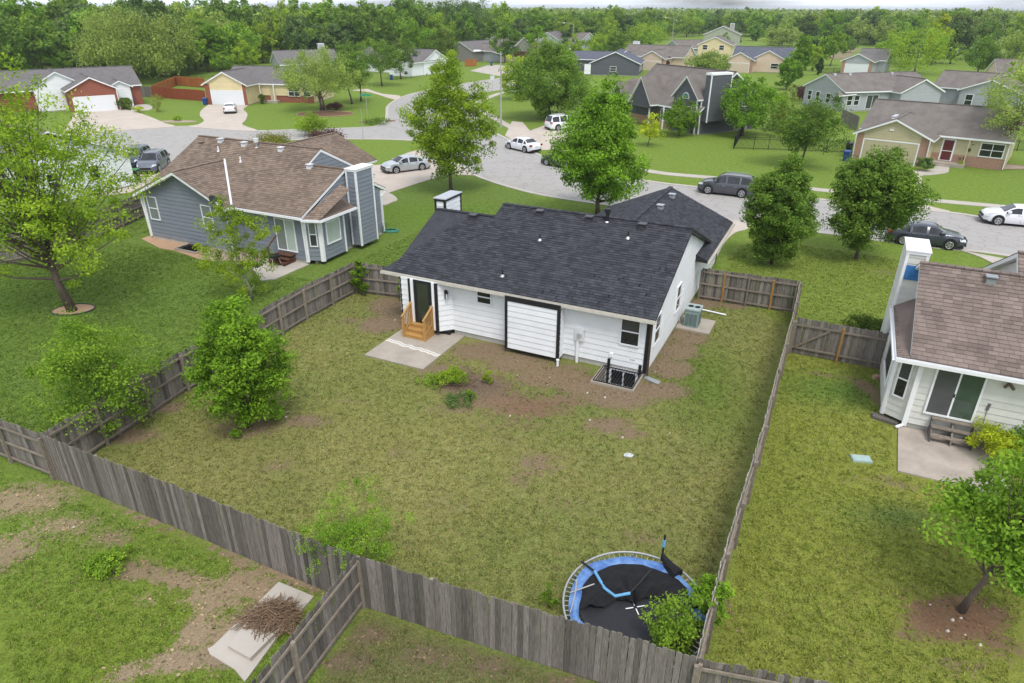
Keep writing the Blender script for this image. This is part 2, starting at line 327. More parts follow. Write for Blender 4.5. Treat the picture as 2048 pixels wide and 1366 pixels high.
# ------------------------------------------------------------------ main white house
YAW = R(-25.5)
HM = thing('house', 'white ranch house with charcoal shingle roof and black trim behind the centre yard', 'house', (5.836, 25.855, 0), YAW)
k = .39; ZE = 2.93
planes = [[(-9.6, -.45, ZE), (.3, -.45, ZE), (.3, 5.45, ZE+k*5.9), (-9.6, 5.45, ZE+k*5.9)],
          [(.3, 11.35, ZE), (-9.6, 11.35, ZE), (-9.6, 5.45, ZE+k*5.9), (.3, 5.45, ZE+k*5.9)],
          [(-13.32, -.45, ZE), (-9.6, -.45, ZE), (-9.6, 4.38, ZE+k*4.83), (-13.03, 4.38, ZE+k*4.83), (-12.85, .5, ZE+k*.95)],
          [(-9.6, 9.2, ZE), (-13.03, 9.2, ZE), (-13.03, 4.38, ZE+k*4.83), (-9.6, 4.38, ZE+k*4.83)],
          [(.65, 8.8, 2.6), (.65, 16.75, 2.6), (-3.4, 16.75, 4.35), (-3.4, 8.8, 4.35)],
          [(-2.3, 7.4, 3.875), (-2.3, 8.8, 3.875), (-3.4, 8.8, 4.35), (-3.4, 7.4, 4.35)],
          [(-7.45, 16.75, 2.6), (-7.45, 8.8, 2.6), (-3.4, 7.4, 4.35), (-3.4, 16.75, 4.35)]]
MR = roof(HM, planes, dark_shingle, .15, black_paint, shing='lam', exp=.165, tw=.3, gut_mat=M('cream_gutter', (.55, .52, .46), .5),
          gutters=[((-13.35, -.46, ZE), (.32, -.46, ZE)), ((.66, 8.8, 2.6), (.66, 16.75, 2.6))],
          ridges=[((-9.6, 5.45, 5.231), (.3, 5.45, 5.231)), ((-13.03, 4.38, 4.814), (-9.6, 4.38, 4.814)), ((-3.4, 7.6, 4.35), (-3.4, 16.75, 4.35))])
wall(HM, white_siding, (-9.6, 0), (0, 0), .26, 2.85, found=-.1)
wall(HM, white_siding, (0, 0), (0, 16.1), .2, 2.62, found=-.1)
wall(HM, white_siding, (0.002, .02), (0.002, 10.9), 2.62, 2.95, peak=(5.43, 5.05))
wall(HM, white_siding, (0, 16.1), (-6.8, 16.1), .2, 2.62, peak=(3.4, 4.15), found=-.1)
wall(HM, white_siding, (-6.8, 16.1), (-6.8, 10.9), .2, 2.7, found=-.1)
wall(HM, white_siding, (-10.15, -.58), (-9.6, -.02), .3, 2.85); wall(HM, white_siding, (-12.15, -.58), (-10.15, -.58), .3, 2.85)
wall(HM, white_siding, (-12.7, .25), (-12.15, -.58), .3, 2.85); wall(HM, white_siding, (-12.7, 8.8), (-12.7, .25), .26, 2.85, peak=(4.4, 4.65), found=-.1)
wall(HM, white_siding, (-6.8, 10.9), (-12.7, 10.9), .26, 2.85, found=-.1); wall(HM, white_siding, (-9.61, 11), (-9.61, .0), 2.9, 3.1, peak=(5.55, 5.07))
f = MB(); f.box(-12.1, -9.7, -.3, 0, 0, .29); f.build('bay_underside', black_paint, HM)
# projecting box bay with black frame
wall(HM, white_siding, (-6.44, -.6), (-3.93, -.6), .27, 2.62); wall(HM, white_siding, (-3.86, -.6), (-3.86, -.002), .27, 2.8); wall(HM, white_siding, (-6.5, -.002), (-6.5, -.6), .27, 2.8)
m = MB(); m.box(-6.53, -6.4, -.66, -.55, .2, 2.62); m.box(-3.97, -3.83, -.66, -.55, .2, 2.62); m.box(-6.53, -3.83, -.645, -.5, 2.625, 2.86); m.box(-6.5, -3.86, -.6, -.01, .2, .255); m.build('trim', black_paint, HM)
m = MB(); m.box(-12.1, .03, -.04, -.005, 2.68, 2.8); m.build('frieze_board', black_paint, HM)
trim(HM, black_paint, (-9.6, 0), (0, 0), [(9.48, 9.66, .15, 2.72, .045)], 'corner_board'); trim(HM, black_paint, (0, 0), (0, 16.1), [(-.03, .12, .15, 2.75, .045), (15.98, 16.12, .1, 2.5, .045)], 'corner_board')
m = MB(); m.hexa([(-.0, 8.78, 2.5), (.66, 8.76, 2.48), (.66, 8.8, 2.48), (-.0, 8.8, 2.5), (-.0, 8.78, 2.86), (.66, 8.76, 2.6), (.66, 8.8, 2.6), (-.0, 8.8, 2.86)]); m.build('eave_return', black_paint, HM)
downspout(HM, [(.1, -.5, 2.8), (.1, -.1, 2.6), (.1, -.1, .1)], M('bronze_downspout', (.07, .05, .04), .5)); 
window(HM, (-9.6, 0), (0, 0), 8.34, 9.23, 1.33, 2.67, pane2=pane_dark, pane=pane_mid, cas=.06)
window(HM, (-9.6, 0), (0, 0), 1.3, 2.1, 1.95, 2.67, cas=.06)
window(HM, (0, 0), (0, 16.1), 4.75, 5.65, 1.08, 2.48, pane=pane_mid, pane2=pane_dark, cas=.06); window(HM, (0, 0), (0, 16.1), .75, 1.7, 1.08, 2.48, cas=.06)
# bay windows and door
for a, b in (((-12.7, .25), (-12.15, -.58)),): window(HM, a, b, .12, .46, 1.0, 2.6, cas=.05); window(HM, a, b, .54, .88, 1.0, 2.6, cas=.05); trim(HM, black_paint, a, b, [(.94, 1.02, .3, 2.8, .05), (-.02, .08, .3, 2.8, .05)], 'corner_board')
a, b = (-12.15, -.58), (-10.15, -.58); W, _ = WF(a, b)
trim(HM, white_paint, a, b, [(.55, .7, .35, 2.8, .05), (1.74, 1.88, .35, 2.8, .05)]); trim(HM, black_paint, a, b, [(.42, .53, .3, 2.8, .05), (1.9, 2.05, .25, 2.8, .06)], 'corner_board')
m = MB(); wbox(m, W, .72, 1.72, .56, 2.8, 0, .05); d = m.build('door', M('black_door', (.02, .022, .024), .35), HM, label='black rear door with full glass')
m = MB(); wbox(m, W, .92, 1.54, .75, 2.65, .0505, .06); m.build('pane', glassmat('door_glass', (.03, .04, .03)), d); m = MB(); wbox(m, W, 1.6, 1.65, 1.5, 1.6, .05, .11); m.build('handle', galv, d)
# wall lamp on the bay's diagonal
m = MB(); W, _ = WF((-10.15, -.58), (-9.6, -.02)); wbox(m, W, .33, .5, 2.3, 2.36, .03, .25); wbox(m, W, .36, .47, 2.36, 2.42, .03, .2); wbox(m, W, .35, .37, 1.98, 2.3, .05, .07); wbox(m, W, .46, .48, 1.98, 2.3, .05, .07); wbox(m, W, .35, .37, 1.98, 2.3, .21, .23); wbox(m, W, .46, .48, 1.98, 2.3, .21, .23); wl = m.build('wall_lamp', black_paint, HM)
m = MB(); wbox(m, W, .375, .455, 1.99, 2.29, .075, .2); m.build('lamp_glass', M('clear_lamp_glass', (.6, .62, .64), .1), wl)
# meter, conduit, outlets
W, _ = WF((-9.6, 0), (0, 0)); m = MB(); wbox(m, W, 6.32, 6.74, 1.13, 1.68, .03, .16); mt = m.build('electric_meter', M('meter_box', (.66, .67, .67), .5), HM)
m = MB(); c = W(6.53, 1.42, .16); m.tube([c, (c[0], c[1]-.09, c[2])], .1, 14); m.build('meter_dial', M('meter_glass', (.35, .37, .38), .15), mt); m = MB(); wbox(m, W, 6.4, 6.5, -.05, 1.12, .05, .14); m.build('conduit', white_paint, mt)
m = MB(); wbox(m, W, 7.95, 8.1, .62, .8, .03, .09); wbox(m, W, 8.9, 9.1, .7, .78, .03, .06); m.build('outlet_box', white_paint, HM)
m = MB(); m.tube([W(2.95, .5, .03), W(2.95, .5, .15), W(2.95, .42, .17)], .02, 6); m.build('hose_bib', black_paint, HM)
m = MB(); m.tube([(0.05, 6.2, .1), (0.05, 6.2, 1.9)], .03, 6); m.build('conduit', white_paint, HM)
# roof furniture
zr = lambda v: ZE+k*(v+.45)
for u, v in ((-10.62, 4.1), (-7.32, 5.08), (-4.69, 5.12), (-2.0, 5.1)): roof_vent(HM, u, v-.1, zr(v-.1), M('black_vent', (.045, .045, .055), .4))
for vv in (12.2, 15.0): roof_vent(HM, -3.0+.1, vv, 4.13, galv, k=0)
for u, v in ((-7.2, .5), (-6.51, 3.2), (-2.43, 4.2)): pipe(HM, u, v, zr(v), black_paint)
pipe(HM, -3.8, 5.15, zr(5.15), black_paint, .5, .09); m = MB(); m.tube([(-3.8, 5.15, 5.55), (-3.8, 5.15, 5.75)], .15, 12); m.build('flue_cap', black_paint, HM)
chimney(HM, -13.28, -12.72, 4.7, 6.35, .3, 5.15, white_siding, black_paint, cap=M('grey_cap', (.40, .42, .46), .4))
# egress window well
EW = thing('window_well', 'concrete egress window well covered by a black metal grate beside the white house', 'window well', (5.836, 25.855, 0), YAW)
m = MB(); C0, C1, D0, D1 = -1.95, -.05, -1.6, -.02
for a in ((C0, C0+.14, D0, D1), (C1-.14, C1, D0, D1), (C0+.14, C1-.14, D0, D0+.14)): m.box(a[0], a[1], a[2], a[3], -.9, .1)
m.build('well_wall', concrete, EW); m = MB(); m.box(C0+.14, C1-.14, D0+.14, D1, -.95, -.9); m.build('well_floor', M('pit_gravel', (.16, .14, .12), .95, .4, 20), EW)
m = MB(); [m.bar((x, D0+.1, .13), (x, D1, .13), .02) for x in np.arange(C0+.17, C1-.1, .125)]
m.build('grate_bar', black_paint, EW); m = MB(); m.bar((C0+.08, D0+.08, .13), (C1-.08, D0+.08, .13), .035); m.bar((C0+.08, D1-.08, .13), (C1-.08, D1-.08, .13), .035); m.bar((C0+.08, D0+.08, .13), (C0+.08, D1-.05, .13), .035); m.bar((C1-.08, D0+.08, .13), (C1-.08, D1-.05, .13), .035); m.build('grate_frame', black_paint, EW)
m = MB(); m.box(-9.6, 0, -.0, .1, -.95, -.1); m.build('basement_wall', white_paint, EW)
window(EW, (-9.6, 0), (0, 0), 8.0, 9.3, -.8, .12, split='v', cas=.1); trim(EW, black_paint, (-9.6, 0), (0, 0), [(7.88, 8.0, -.8, .5, .05), (9.3, 9.42, -.8, .5, .05)])
m = MB(); m.hexa([(.05, -.35, .02), (.75, -.55, .02), (.75, -.25, .02), (.05, -.1, .02), (.05, -.35, .1), (.75, -.55, .06), (.75, -.25, .06), (.05, -.1, .1)]); o = m.build('splash_block', galv, None, label='grey downspout splash block on bare soil at the white house corner', cat='splash block', loc=(5.836, 25.855, 0), rot=YAW)
# patio slab, repaired crack, wooden steps
PT = thing('patio', 'tan concrete patio slab with a white filled crack behind the white house', 'patio', (5.836, 25.855, 0), YAW)
m = MB(); m.box(-12.2, -9.02, -3.82, -.02, -.15, .06); m.build('slab', concrete, PT)
rn = random.Random(3); m = MB(); pv = None
xs = np.linspace(-12.19, -9.03, 17); ys = [-1.95+(-.35)*(i/16)+rn.uniform(-.07, .07) for i in range(17)]
for dy, w_ in ((0, .045), (-.16, .06)):
    for i in range(16): a = (xs[i], ys[i]+dy, .064); b = (xs[i+1], ys[i+1]+dy, .064); m.face([(a[0], a[1]-w_, .064), (b[0], b[1]-w_, .064), (b[0], b[1]+w_, .064), (a[0], a[1]+w_, .064)])
m.build('crack_filler', M('crack_filler', (.62, .60, .56), .9, .1, 20), PT)
ST = thing('wooden_steps', 'new cedar steps with railings leading up to the black rear door', 'steps', (5.836, 25.855, .06), YAW)
u0, u1 = -11.62, -10.42; n = 3
for i in range(n):
    z = .5-.165*i; y0 = -.62-.27*i
    m = MB(); m.box(u0, u1, y0-.28, y0+.02, z-.04, z); m.build('tread', new_wood, ST); m = MB(); m.box(u0+.03, u1-.03, y0-.27, y0-.24, max(0, z-.165), z-.042); m.build('riser', new_wood, ST)
for x in (u0, u1):
    m = MB(); m.prism([(x-.02, -.62, 0), (x-.02, -1.42, 0), (x-.02, -1.42, .12), (x-.02, -.62, .48)], (.04, 0, 0)); m.build('stringer', new_wood, ST)
    for y, h in ((-1.42, 1.08), (-.68, 1.5)): m = MB(); m.box(x-.05, x+.05, y-.05, y+.05, 0, h-.03); m.build('post', new_wood, ST)
    m = MB(); m.bar((x, -1.5, 1.08), (x, -.62, 1.55), .1, .05); m.build('handrail', new_wood, ST); m = MB(); m.bar((x, -1.42, .24), (x, -.68, .62), .05, .08); m.build('bottom_rail', new_wood, ST)
    for j in range(5): y = -1.3+j*.125; m = MB(); m.box(x-.018, x+.018, y-.018, y+.018, .28+(y+1.42)*.5, 1.05+(y+1.42)*.53); m.build('baluster', new_wood, ST)
# air conditioner on its slab, drain pipe
AC = thing('concrete_pad', 'small concrete pad beside the white house under the air conditioner', 'concrete pad', (5.836, 25.855, 0), YAW)
m = MB(); m.box(.04, 1.72, 5.45, 7.15, -.1, .07); m.build('slab', concrete, AC)
acm = M('sage_enamel', (.24, .32, .31), .5, .06); A2 = thing('air_conditioner', 'sage green outdoor air conditioner with two round fan grilles on the pad', 'air conditioner', (5.836, 25.855, .07), YAW)
m = MB(); m.box(.36, 1.06, 5.78, 6.55, 0, .9); m.build('cabinet', acm, A2); m = MB(); m.box(.33, 1.09, 5.75, 6.58, .9, .97); m.build('top_cover', M('sage_light', (.33, .40, .40), .5), A2)
for x, y in ((.55, 6.2), (.88, 6.2)): m = MB(); m.tube([(x, y, .965), (x, y, .985)], .14, 16); m.tube([(x, y, .98), (x, y, 1.0)], .05, 10); m.build('fan_grille', black_paint, A2)
for i in range(3): m = MB(); m.box(.42+i*.2, .58+i*.2, 5.76, 5.779, .08, .72); m.build('louvre_panel', M('sage_dark', (.12, .17, .165), .6), A2)
for i in range(3): m = MB(); m.box(1.061, 1.075, 5.84+i*.22, 6.02+i*.22, .08, .72); m.build('louvre_panel', MATS['sage_dark'], A2)
q0, q1, q2 = P(1385, 622, .1), P(1391, 616, .1), P(1452, 630, .06)
m = MB(); m.tube([P(1380, 632, .1), q1, q2], .045, 8); m.build('drain_pipe', white_paint, None, label='white PVC drain pipe lying on the grass behind the air conditioner', cat='pipe')
q = P(1115, 732); m = MB(); m.tube([(q[0], q[1], 0), (q[0], q[1], .28)], .055, 10); m.tube([(q[0], q[1], .28), (q[0], q[1], .33)], .075, 10); m.build('cleanout_pipe', white_paint, None, label='short white capped pipe standing in the soil below the box bay', cat='pipe')
# ------------------------------------------------------------------ blue-grey neighbour house (left)
HG = thing('house', 'blue-grey sided house with weathered brown shingle roof and white trim, left of the white house', 'house', (-18.115, 41.85, .12), YAW)
k = .5; ZE = 3.02
gk = .43; gz = 3.02
planes = [[(-8.0, .15, ZE), (3.15, .15, ZE), (3.15, 5.85, ZE+k*5.7), (-8.0, 5.85, ZE+k*5.7)], [(3.15, 11.5, ZE), (-8, 11.5, ZE), (-8, 5.85, ZE+k*5.7), (3.15, 5.85, ZE+k*5.7)],
          [(3.15, .15, ZE), (5.95, .15, ZE), (6.2, 4.35, ZE+k*4.2), (3.15, 4.35, ZE+k*4.2)], [(6.2, 8.55, ZE), (3.15, 8.55, ZE), (3.15, 4.35, ZE+k*4.2), (6.2, 4.35, ZE+k*4.2)],
          [(.36, -.45, 3.04), (.36, 1.0, 3.04), (-3.7, 4.9, 4.9), (-3.7, -.45, 4.9)], [(-8.0, 4.9, 3.02), (-8.0, -.45, 3.02), (-3.7, -.45, 4.9), (-3.7, 4.9, 4.9)],
          [(.1, 8.8, 3.1), (.1, 16.0, 3.1), (-3.9, 16.0, 4.93), (-3.9, 7.3, 4.93)], [(-7.9, 16, 3.1), (-7.9, 8.8, 3.1), (-3.9, 7.3, 4.93), (-3.9, 16.0, 4.93)],
          [(6.05, .1, 2.9), (7.05, .55, 2.9), (7.05, 3.9, 2.9), (6.2, 3.9, 3.35), (6.2, 1.1, 3.35)]]
roof(HG, planes, tan_shingle, .2, white_paint, shing='tab', exp=.19, tw=.3, gutters=[((.5, .14, ZE), (6.0, .14, ZE)), ((7.06, .55, 2.9), (7.06, 4.0, 2.9)), ((6.03, .1, 2.95), (7.03, .53, 2.92))],
     ridges=[((-8, 5.85, 5.87), (3.15, 5.85, 5.87)), ((3.15, 4.35, 5.12), (6.2, 4.35, 5.12)), ((-3.7, -.45, 4.9), (-3.7, 4.0, 4.9)), ((-3.9, 9, 4.93), (-3.9, 16, 4.93))])
wall(HG, grey_siding, (-7.56, 0), (0, 0), .15, 3.05, peak=(3.86, 4.72), found=-.25); wall(HG, grey_siding, (0, 0), (0, .6), .15, 3.0); wall(HG, grey_siding, (0, .6), (5.67, .6), .15, 3.0, found=-.25)
wall(HG, grey_siding, (5.67, .6), (6.62, 1.0), .15, 2.9); wall(HG, grey_siding, (6.62, 1.0), (6.62, 3.2), .15, 2.9); wall(HG, grey_siding, (6.1, .9), (6.1, 8.0), .15, 3.0, peak=(3.45, 4.9), found=-.25)
wall(HG, grey_siding, (6.62, 3.2), (6.1, 3.7), .15, 2.9); wall(HG, grey_siding, (3.1, .7), (3.1, 11.1), 3.05, 3.1, peak=(5.15, 5.7)); wall(HG, grey_siding, (6.1, 8.0), (3.1, 8.0), .15, 3.0, parts=False); wall(HG, grey_siding, (3.1, 8), (3.1, 11.1), .15, 3.0, parts=False)
wall(HG, grey_siding, (-7.56, 11), (-7.56, 0), .15, 3.05, parts=False, found=-.25); wall(HG, grey_siding, (-.4, 9), (-.4, 15.5), .15, 3.0, parts=False); wall(HG, grey_siding, (-.4, 15.5), (-7.4, 15.5), .15, 3.0, peak=(3.5, 4.6), parts=False)
wall(HG, grey_siding, (-7.4, 15.5), (-7.4, 11), .15, 3, parts=False); wall(HG, grey_siding, (-7.56, .2), (-7.56, 11), 3, 3.05, peak=(5.6, 5.6), parts=False)
chimney(HG, 6.3, 7.0, 4.35, 6.05, .2, 5.0, grey_siding, white_paint)
for a, b, it in (((-7.56, 0), (0, 0), [(-.03, .1, .1, 2.95, .045), (7.48, 7.6, .1, 2.9, .045)]), ((5.67, .6), (6.62, 1.0), [(-.06, .14, .05, 2.85, .06), (.86, 1.06, .1, 2.8, .06)]), ((6.62, 1.0), (6.62, 3.2), [(-.02, .1, .1, 2.8, .05), (2.1, 2.22, .1, 2.8, .05)]), ((6.1, .9), (6.1, 8.0), [(7.0, 7.12, .1, 2.9, .05)])):
    trim(HG, white_paint, a, b, it, 'corner_board')
m = MB(); m.bar((.36, .2, 3.11), (-3.66, 3.88, 4.95), .13, .05); m.build('valley_flashing', vent_metal, HG)
for s0, s1 in ((.38, 1.3), (5.4, 6.3)): window(HG, (-7.56, 0), (0, 0), s0, s1, 1.3, 2.9, pane=pane_blind, cas=.06)
window(HG, (5.67, .6), (6.62, 1.0), .28, .78, 1.05, 2.62, pane=pane_blind, pane2=pane_mid, cas=.06); window(HG, (6.62, 1.0), (6.62, 3.2), .4, 1.75, 1.05, 2.5, split='', pane=pane_curtain, cas=.08)
dr = window(HG, (0, .6), (5.67, .6), 3.4, 4.98, .55, 2.62, split='v', pane=pane_curtain, pane2=pane_blind, cas=.06, name='sliding_door')
downspout(HG, [(5.3, .2, 2.85), (5.7, .45, 2.7), (5.7, .5, .05)], white_paint); downspout(HG, [(6.35, 8.2, 2.9), (6.2, 7.95, 2.6), (6.2, 7.95, .05)], white_paint); downspout(HG, [(-7.7, -.1, 2.9), (-7.55, -.08, .05)], white_paint)
zr = lambda v: ZE+k*(v-.15)
for u, v in ((-5.5, 5.5), (-3.2, 5.4), (.2, 5.3)): roof_vent(HG, u, v, zr(v), vent_metal)
roof_vent(HG, 3.6, 4.1, zr(4.1), vent_metal); roof_vent(HG, -7.1, 5.2, zr(5.2)-.15, MATS['weathered_shingle'])
for u, v in ((-4.9, 4.6), (-2.2, 3.9), (-1.2, .9)): pipe(HG, u, v, zr(v), white_paint, .32, .05, vent_metal)
pipe(HG, -2.0, 5.35, zr(5.35), galv, .45, .08, vent_metal); m = MB(); m.tube([(-2.0, 5.35, zr(5.35)+.35), (-2.0, 5.35, zr(5.35)+.6)], .16, 12); m.build('flue_cap', vent_metal, HG)
m = MB(); c = Vector((-.02, -.62, 3.42)); m.bar((-.1, -.15, 2.95), c, .05)
for i in range(5):
    r0, r1 = .11*i, .11*(i+1)
    for j in range(18):
        a0, a1 = 2*math.pi*j/18, 2*math.pi*(j+1)/18; f = lambda r, a: c+Vector((r*math.cos(a), -.35*r*r+.12-r*math.sin(a)*.35, r*math.sin(a)*.9))
        m.face([f(r0, a0), f(r1, a0), f(r1, a1), f(r0, a1)])
m.bar(c+Vector((0, 0, -.1)), c+Vector((.5, -.35, .1)), .03); m.build('satellite_dish', M('dish_grey', (.13, .15, .2), .5), HG)
m = MB(); m.box(.42, .6, -1.05, -.9, 3.4, 3.56); m.build('dish_receiver', white_paint, HG)
EG = thing('window_well', 'dark window well with grate and low timber rim against the blue-grey house', 'window well', (-18.115, 41.85, 0), YAW)
m = MB(); [m.box(*q) for q in ((-4.05, -3.95, -1.2, -.05, .0, .16), (-2.2, -2.1, -1.2, -.05, .0, .16), (-3.95, -2.2, -1.2, -1.1, .0, .16))]; m.build('rim', concrete, EG); m = MB(); m.box(-3.95, -2.2, -1.1, -.02, .01, .03); m.build('pit_shade_sheet', M('painted_pit_shade', (.02, .02, .022), .9), EG)  # flat near-black sheet paints the shaded depth of the well
m = MB(); [m.bar((x, -1.1, .15), (x, -.05, .15), .02) for x in np.arange(-3.9, -2.2, .13)]; [m.bar((-4, y, .15), (-2.15, y, .15), .025) for y in (-1.1, -.6, -.1)]; m.build('grate', black_paint, EG)
G2 = lambda u, v: (-18.115+u*math.cos(YAW)-v*math.sin(YAW), 41.85+u*math.sin(YAW)+v*math.cos(YAW))
PG = ground_slab('patio', [G2(2.3, .55), G2(2.45, -1.1), G2(5.1, -2.9), G2(5.7, -2.35), G2(5.75, .6)], .05, walk_mat, label='concrete patio slab behind the blue-grey house', cat='patio')
SG = thing('wooden_steps', 'dark stained wooden steps with a slanted handrail below the sliding glass door', 'steps', (-18.115, 41.85, .05), YAW)
for i, (y, z) in enumerate(((.25, .5), (-.05, .33), (-.35, .17))): m = MB(); m.box(3.45, 4.75, y-.15, y+.32, z-.05, z); m.build('tread', brown_wood, SG)
for x in (3.5, 4.65): m = MB(); m.prism([(x, .55, 0), (x, -.5, 0), (x, -.5, .12), (x, .55, .44)], (.05, 0, 0)); m.build('stringer', brown_wood, SG)
m = MB(); m.bar((3.42, -.35, 0), (3.42, -.35, 1.05), .09); m.build('post', brown_wood, SG); m = MB(); m.bar((3.42, -.75, .75), (3.42, .5, 1.55), .09, .05); m.build('handrail', brown_wood, SG)
q = P(552, 534); KG = thing('kettle_grill', 'black kettle charcoal grill on thin legs on the patio', 'grill', (q[0], q[1], .05), 0)
def bowl(r, z, d, n=16, flip=1):
    m = MB(); prev = None
    for i in range(6):
        a = math.pi/2*i/5; rr = r*math.cos(a); zz = z-flip*d*math.sin(a); ring = [(rr*math.cos(2*math.pi*j/n), rr*math.sin(2*math.pi*j/n), zz) for j in range(n)]
        if prev: [m.face([prev[j], prev[(j+1) % n], ring[(j+1) % n], ring[j]]) for j in range(n)]
        prev = ring
    return m
m = bowl(.36, .72, .24); m.tube([(0, 0, .70), (0, 0, .715)], .35, 16); m.tube([(.36, 0, .72), (.5, 0, .72)], .02, 6); m.build('bowl', M('grill_enamel', (.012, .012, .013), .3), KG)
for a in (.3, 2.4, 4.5): m = MB(); m.bar((.22*math.cos(a), .22*math.sin(a), .55), (.38*math.cos(a), .38*math.sin(a), 0), .025); m.build('leg', M('pale_leg', (.55, .5, .42), .5), KG)
hr = M('green_hose', (.05, .22, .17), .5); q = P(782, 463); m = MB(); m.tube([(q[0]+(.55-.04*(i//24 % 4))*math.cos(i*math.pi/12), q[1]+(.35-.03*(i//24 % 4))*math.sin(i*math.pi/12), .05+.03*(i//24)) for i in range(97)], .03, 5); m.build('garden_hose', hr, None, label='coiled green garden hose on the ground at the corner of the blue-grey house', cat='hose')
q = P(765, 468); m = MB(); m.tube([(q[0], q[1], 0), (q[0], q[1], .7), (q[0]+.1, q[1], .75)], .02, 6); m.box(q[0]-.14, q[0]+.12, q[1]-.1, q[1]+.1, .35, .62); m.build('gas_meter', M('meter_grey', (.16, .18, .19), .5), None, label='grey gas meter with pipe at the corner of the blue-grey house', cat='gas meter')
q = P(419, 510); m = MB(); m.tube([(q[0], q[1], 0), (q[0], q[1], .25)], .06, 10); m.tube([(q[0], q[1], .25), (q[0], q[1], .3)], .075, 10); m.build('cleanout_pipe', white_paint, None, label='short white capped pipe in the gravel strip by the blue-grey house', cat='pipe')

# ------------------------------------------------------------------ off-white neighbour house (right, brown roof)
RX, RY = 15.0975, 21.936
HR = thing('house', 'off-white house with brown-mauve shingle roof and sliding door, cut by the right edge', 'house', (RX, RY, 0), YAW)
k = .5; ZE = 3.08
planes = [[(-.45, -.38, ZE), (9, -.38, ZE), (9, 4.1, ZE+k*4.48), (-.45, 4.1, ZE+k*4.48)], [(9, 8.6, ZE), (-.45, 8.6, ZE), (-.45, 4.1, ZE+k*4.48), (9, 4.1, ZE+k*4.48)],
          [(-.86, -.36, 3.0), (-.45, -.37, 3.07), (-.1, .9, 3.5), (-.1, 5.0, 3.5), (-.86, 5.0, 3.0)],
          ]
roof(HR, planes[:3], brown_shingle, .16, white_paint, shing='tab', exp=.2, tw=.32, gutters=[((-.9, -.39, 3.05), (9, -.39, ZE)), ((-.88, 5.0, 3.0), (-.88, -.36, 3.0))], ridges=[((-.45, 4.1, 5.32), (9, 4.1, 5.32))])
RZ = [[(2.87, 4.1, 5.32), (9, 4.1, 5.32), (9, 5.25, 5.895), (2.87, 5.25, 5.895)], [(9, 11.2, 3.2), (2.87, 11.2, 3.2), (2.87, 5.25, 5.895), (9, 5.25, 5.895)]]
roof(HR, RZ, brown_shingle, .22, white_paint, shing='tab', exp=.2, tw=.32, limit=0, name='upper_roof', ridges=[((2.87, 5.25, 5.9), (9, 5.25, 5.9))])
wall(HR, cream_siding, (3.1, 11), (3.1, 4.2), 3.0, 3.2, peak=(5.75, 5.6), parts=False)
wall(HR, cream_siding, (0, 0), (9, 0), .25, 3.0, found=-.1); wall(HR, cream_siding, (-.76, .42), (0, 0), .25, 2.95); wall(HR, cream_siding, (-.76, 4.7), (-.76, .42), .25, 2.95)
wall(HR, cream_siding, (-.1, 8.3), (-.1, 4.7), .25, 3.0, found=-.1); wall(HR, cream_siding, (-.12, 8.3), (-.12, .2), 3.0, 3.15, peak=(4.2, 5.1)); wall(HR, cream_siding, (-.1, 4.7), (-.76, 4.7), .25, 2.95)
wall(HR, cream_siding, (9, 8.2), (-.1, 8.2), .25, 3.0, parts=False); wall(HR, cream_siding, (9, 0), (9, 8.2), .25, 3, parts=False)
chimney(HR, -.86, -.12, 5.05, 6.85, .35, 5.35, cream_siding, white_paint)
#, (-.05, 5.2, 3.8), (-.05, 5.6, 3.8), (-.11, 5.6, 3.8), (-.11, 5.2, 4.5), (-.05, 5.2, 4.5), (-.05, 5.6, 4.5), (-.11, 5.6, 4.5)])
W, _ = WF((-.86, 5.05), (-.12, 5.05)); m = MB()
for i in range(6): m.face([W(.06+.11*i, 4.25, .07+.012*(i % 2)), W(.17+.11*i, 4.25, .07+.012*((i+1) % 2)), W(.17+.11*i, 4.85, .06+.012*((i+1) % 2)), W(.06+.11*i, 4.85, .06+.012*(i % 2))])
wbox(m, W, .06, .72, 4.23, 4.86, .035, .055); wbox(m, W, .3, .33, 4.33, 4.48, .05, .09); m.build('tarp', M('blue_tarp', (.04, .17, .42), .4, .2, 12, bump=.5), HR, label='blue tarp patch on the chimney side')
for a, b, it in (((0, 0), (9, 0), [(-.04, .1, .1, 2.95, .06)]), ((-.76, .42), (0, 0), [(-.02, .1, .2, 2.9, .05)]), ((-.76, 4.7), (-.76, .42), [(4.16, 4.3, .2, 2.9, .05)])): trim(HR, white_paint, a, b, it, 'corner_board')
window(HR, (-.76, .42), (0, 0), .2, .66, 1.15, 2.72, pane=pane_mid, pane2=pane_dark, cas=.05); window(HR, (-.76, 4.7), (-.76, .42), 1.3, 3.7, 1.05, 2.7, split='', cas=.08)
sd = window(HR, (0, 0), (9, 0), .5, 2.1, .82, 2.92, split='v', cas=.07, pane=glassmat('door_reflection', (.05, .08, .06), .04), pane2=glassmat('screen_door', (.07, .075, .08), .25), name='sliding_door'); W, _ = WF((0, 0), (9, 0)); m = MB(); wbox(m, W, 1.27, 1.31, 1.7, 1.85, .05, .1); m.build('handle', black_paint, sd)
m = MB(); wbox(m, W, .18, .3, 2.72, 2.86, .03, .14); m.build('sensor_box', white_paint, HR); m = MB(); m.bar(W(2.75, 2.62, .03), W(2.75, 2.66, .12), .09); m.bar(W(2.72, 2.64, .12), W(2.6, 2.55, .24), .08); m.bar(W(2.78, 2.64, .12), W(2.9, 2.52, .24), .08); m.build('flood_light', M('old_bronze', (.16, .12, .09), .5), HR)
m = MB(); m.tube([W(2.45, .2, .02), W(2.42, 1.2, .03), W(2.4, 1.55, .05), W(2.43, 1.7, .1)], .012, 5); m.tube([W(2.4, 1.45, .03), W(2.42, 1.72, .04)], .05, 8); m.build('hanging_cable', M('grey_cable', (.15, .14, .15), .6), HR)
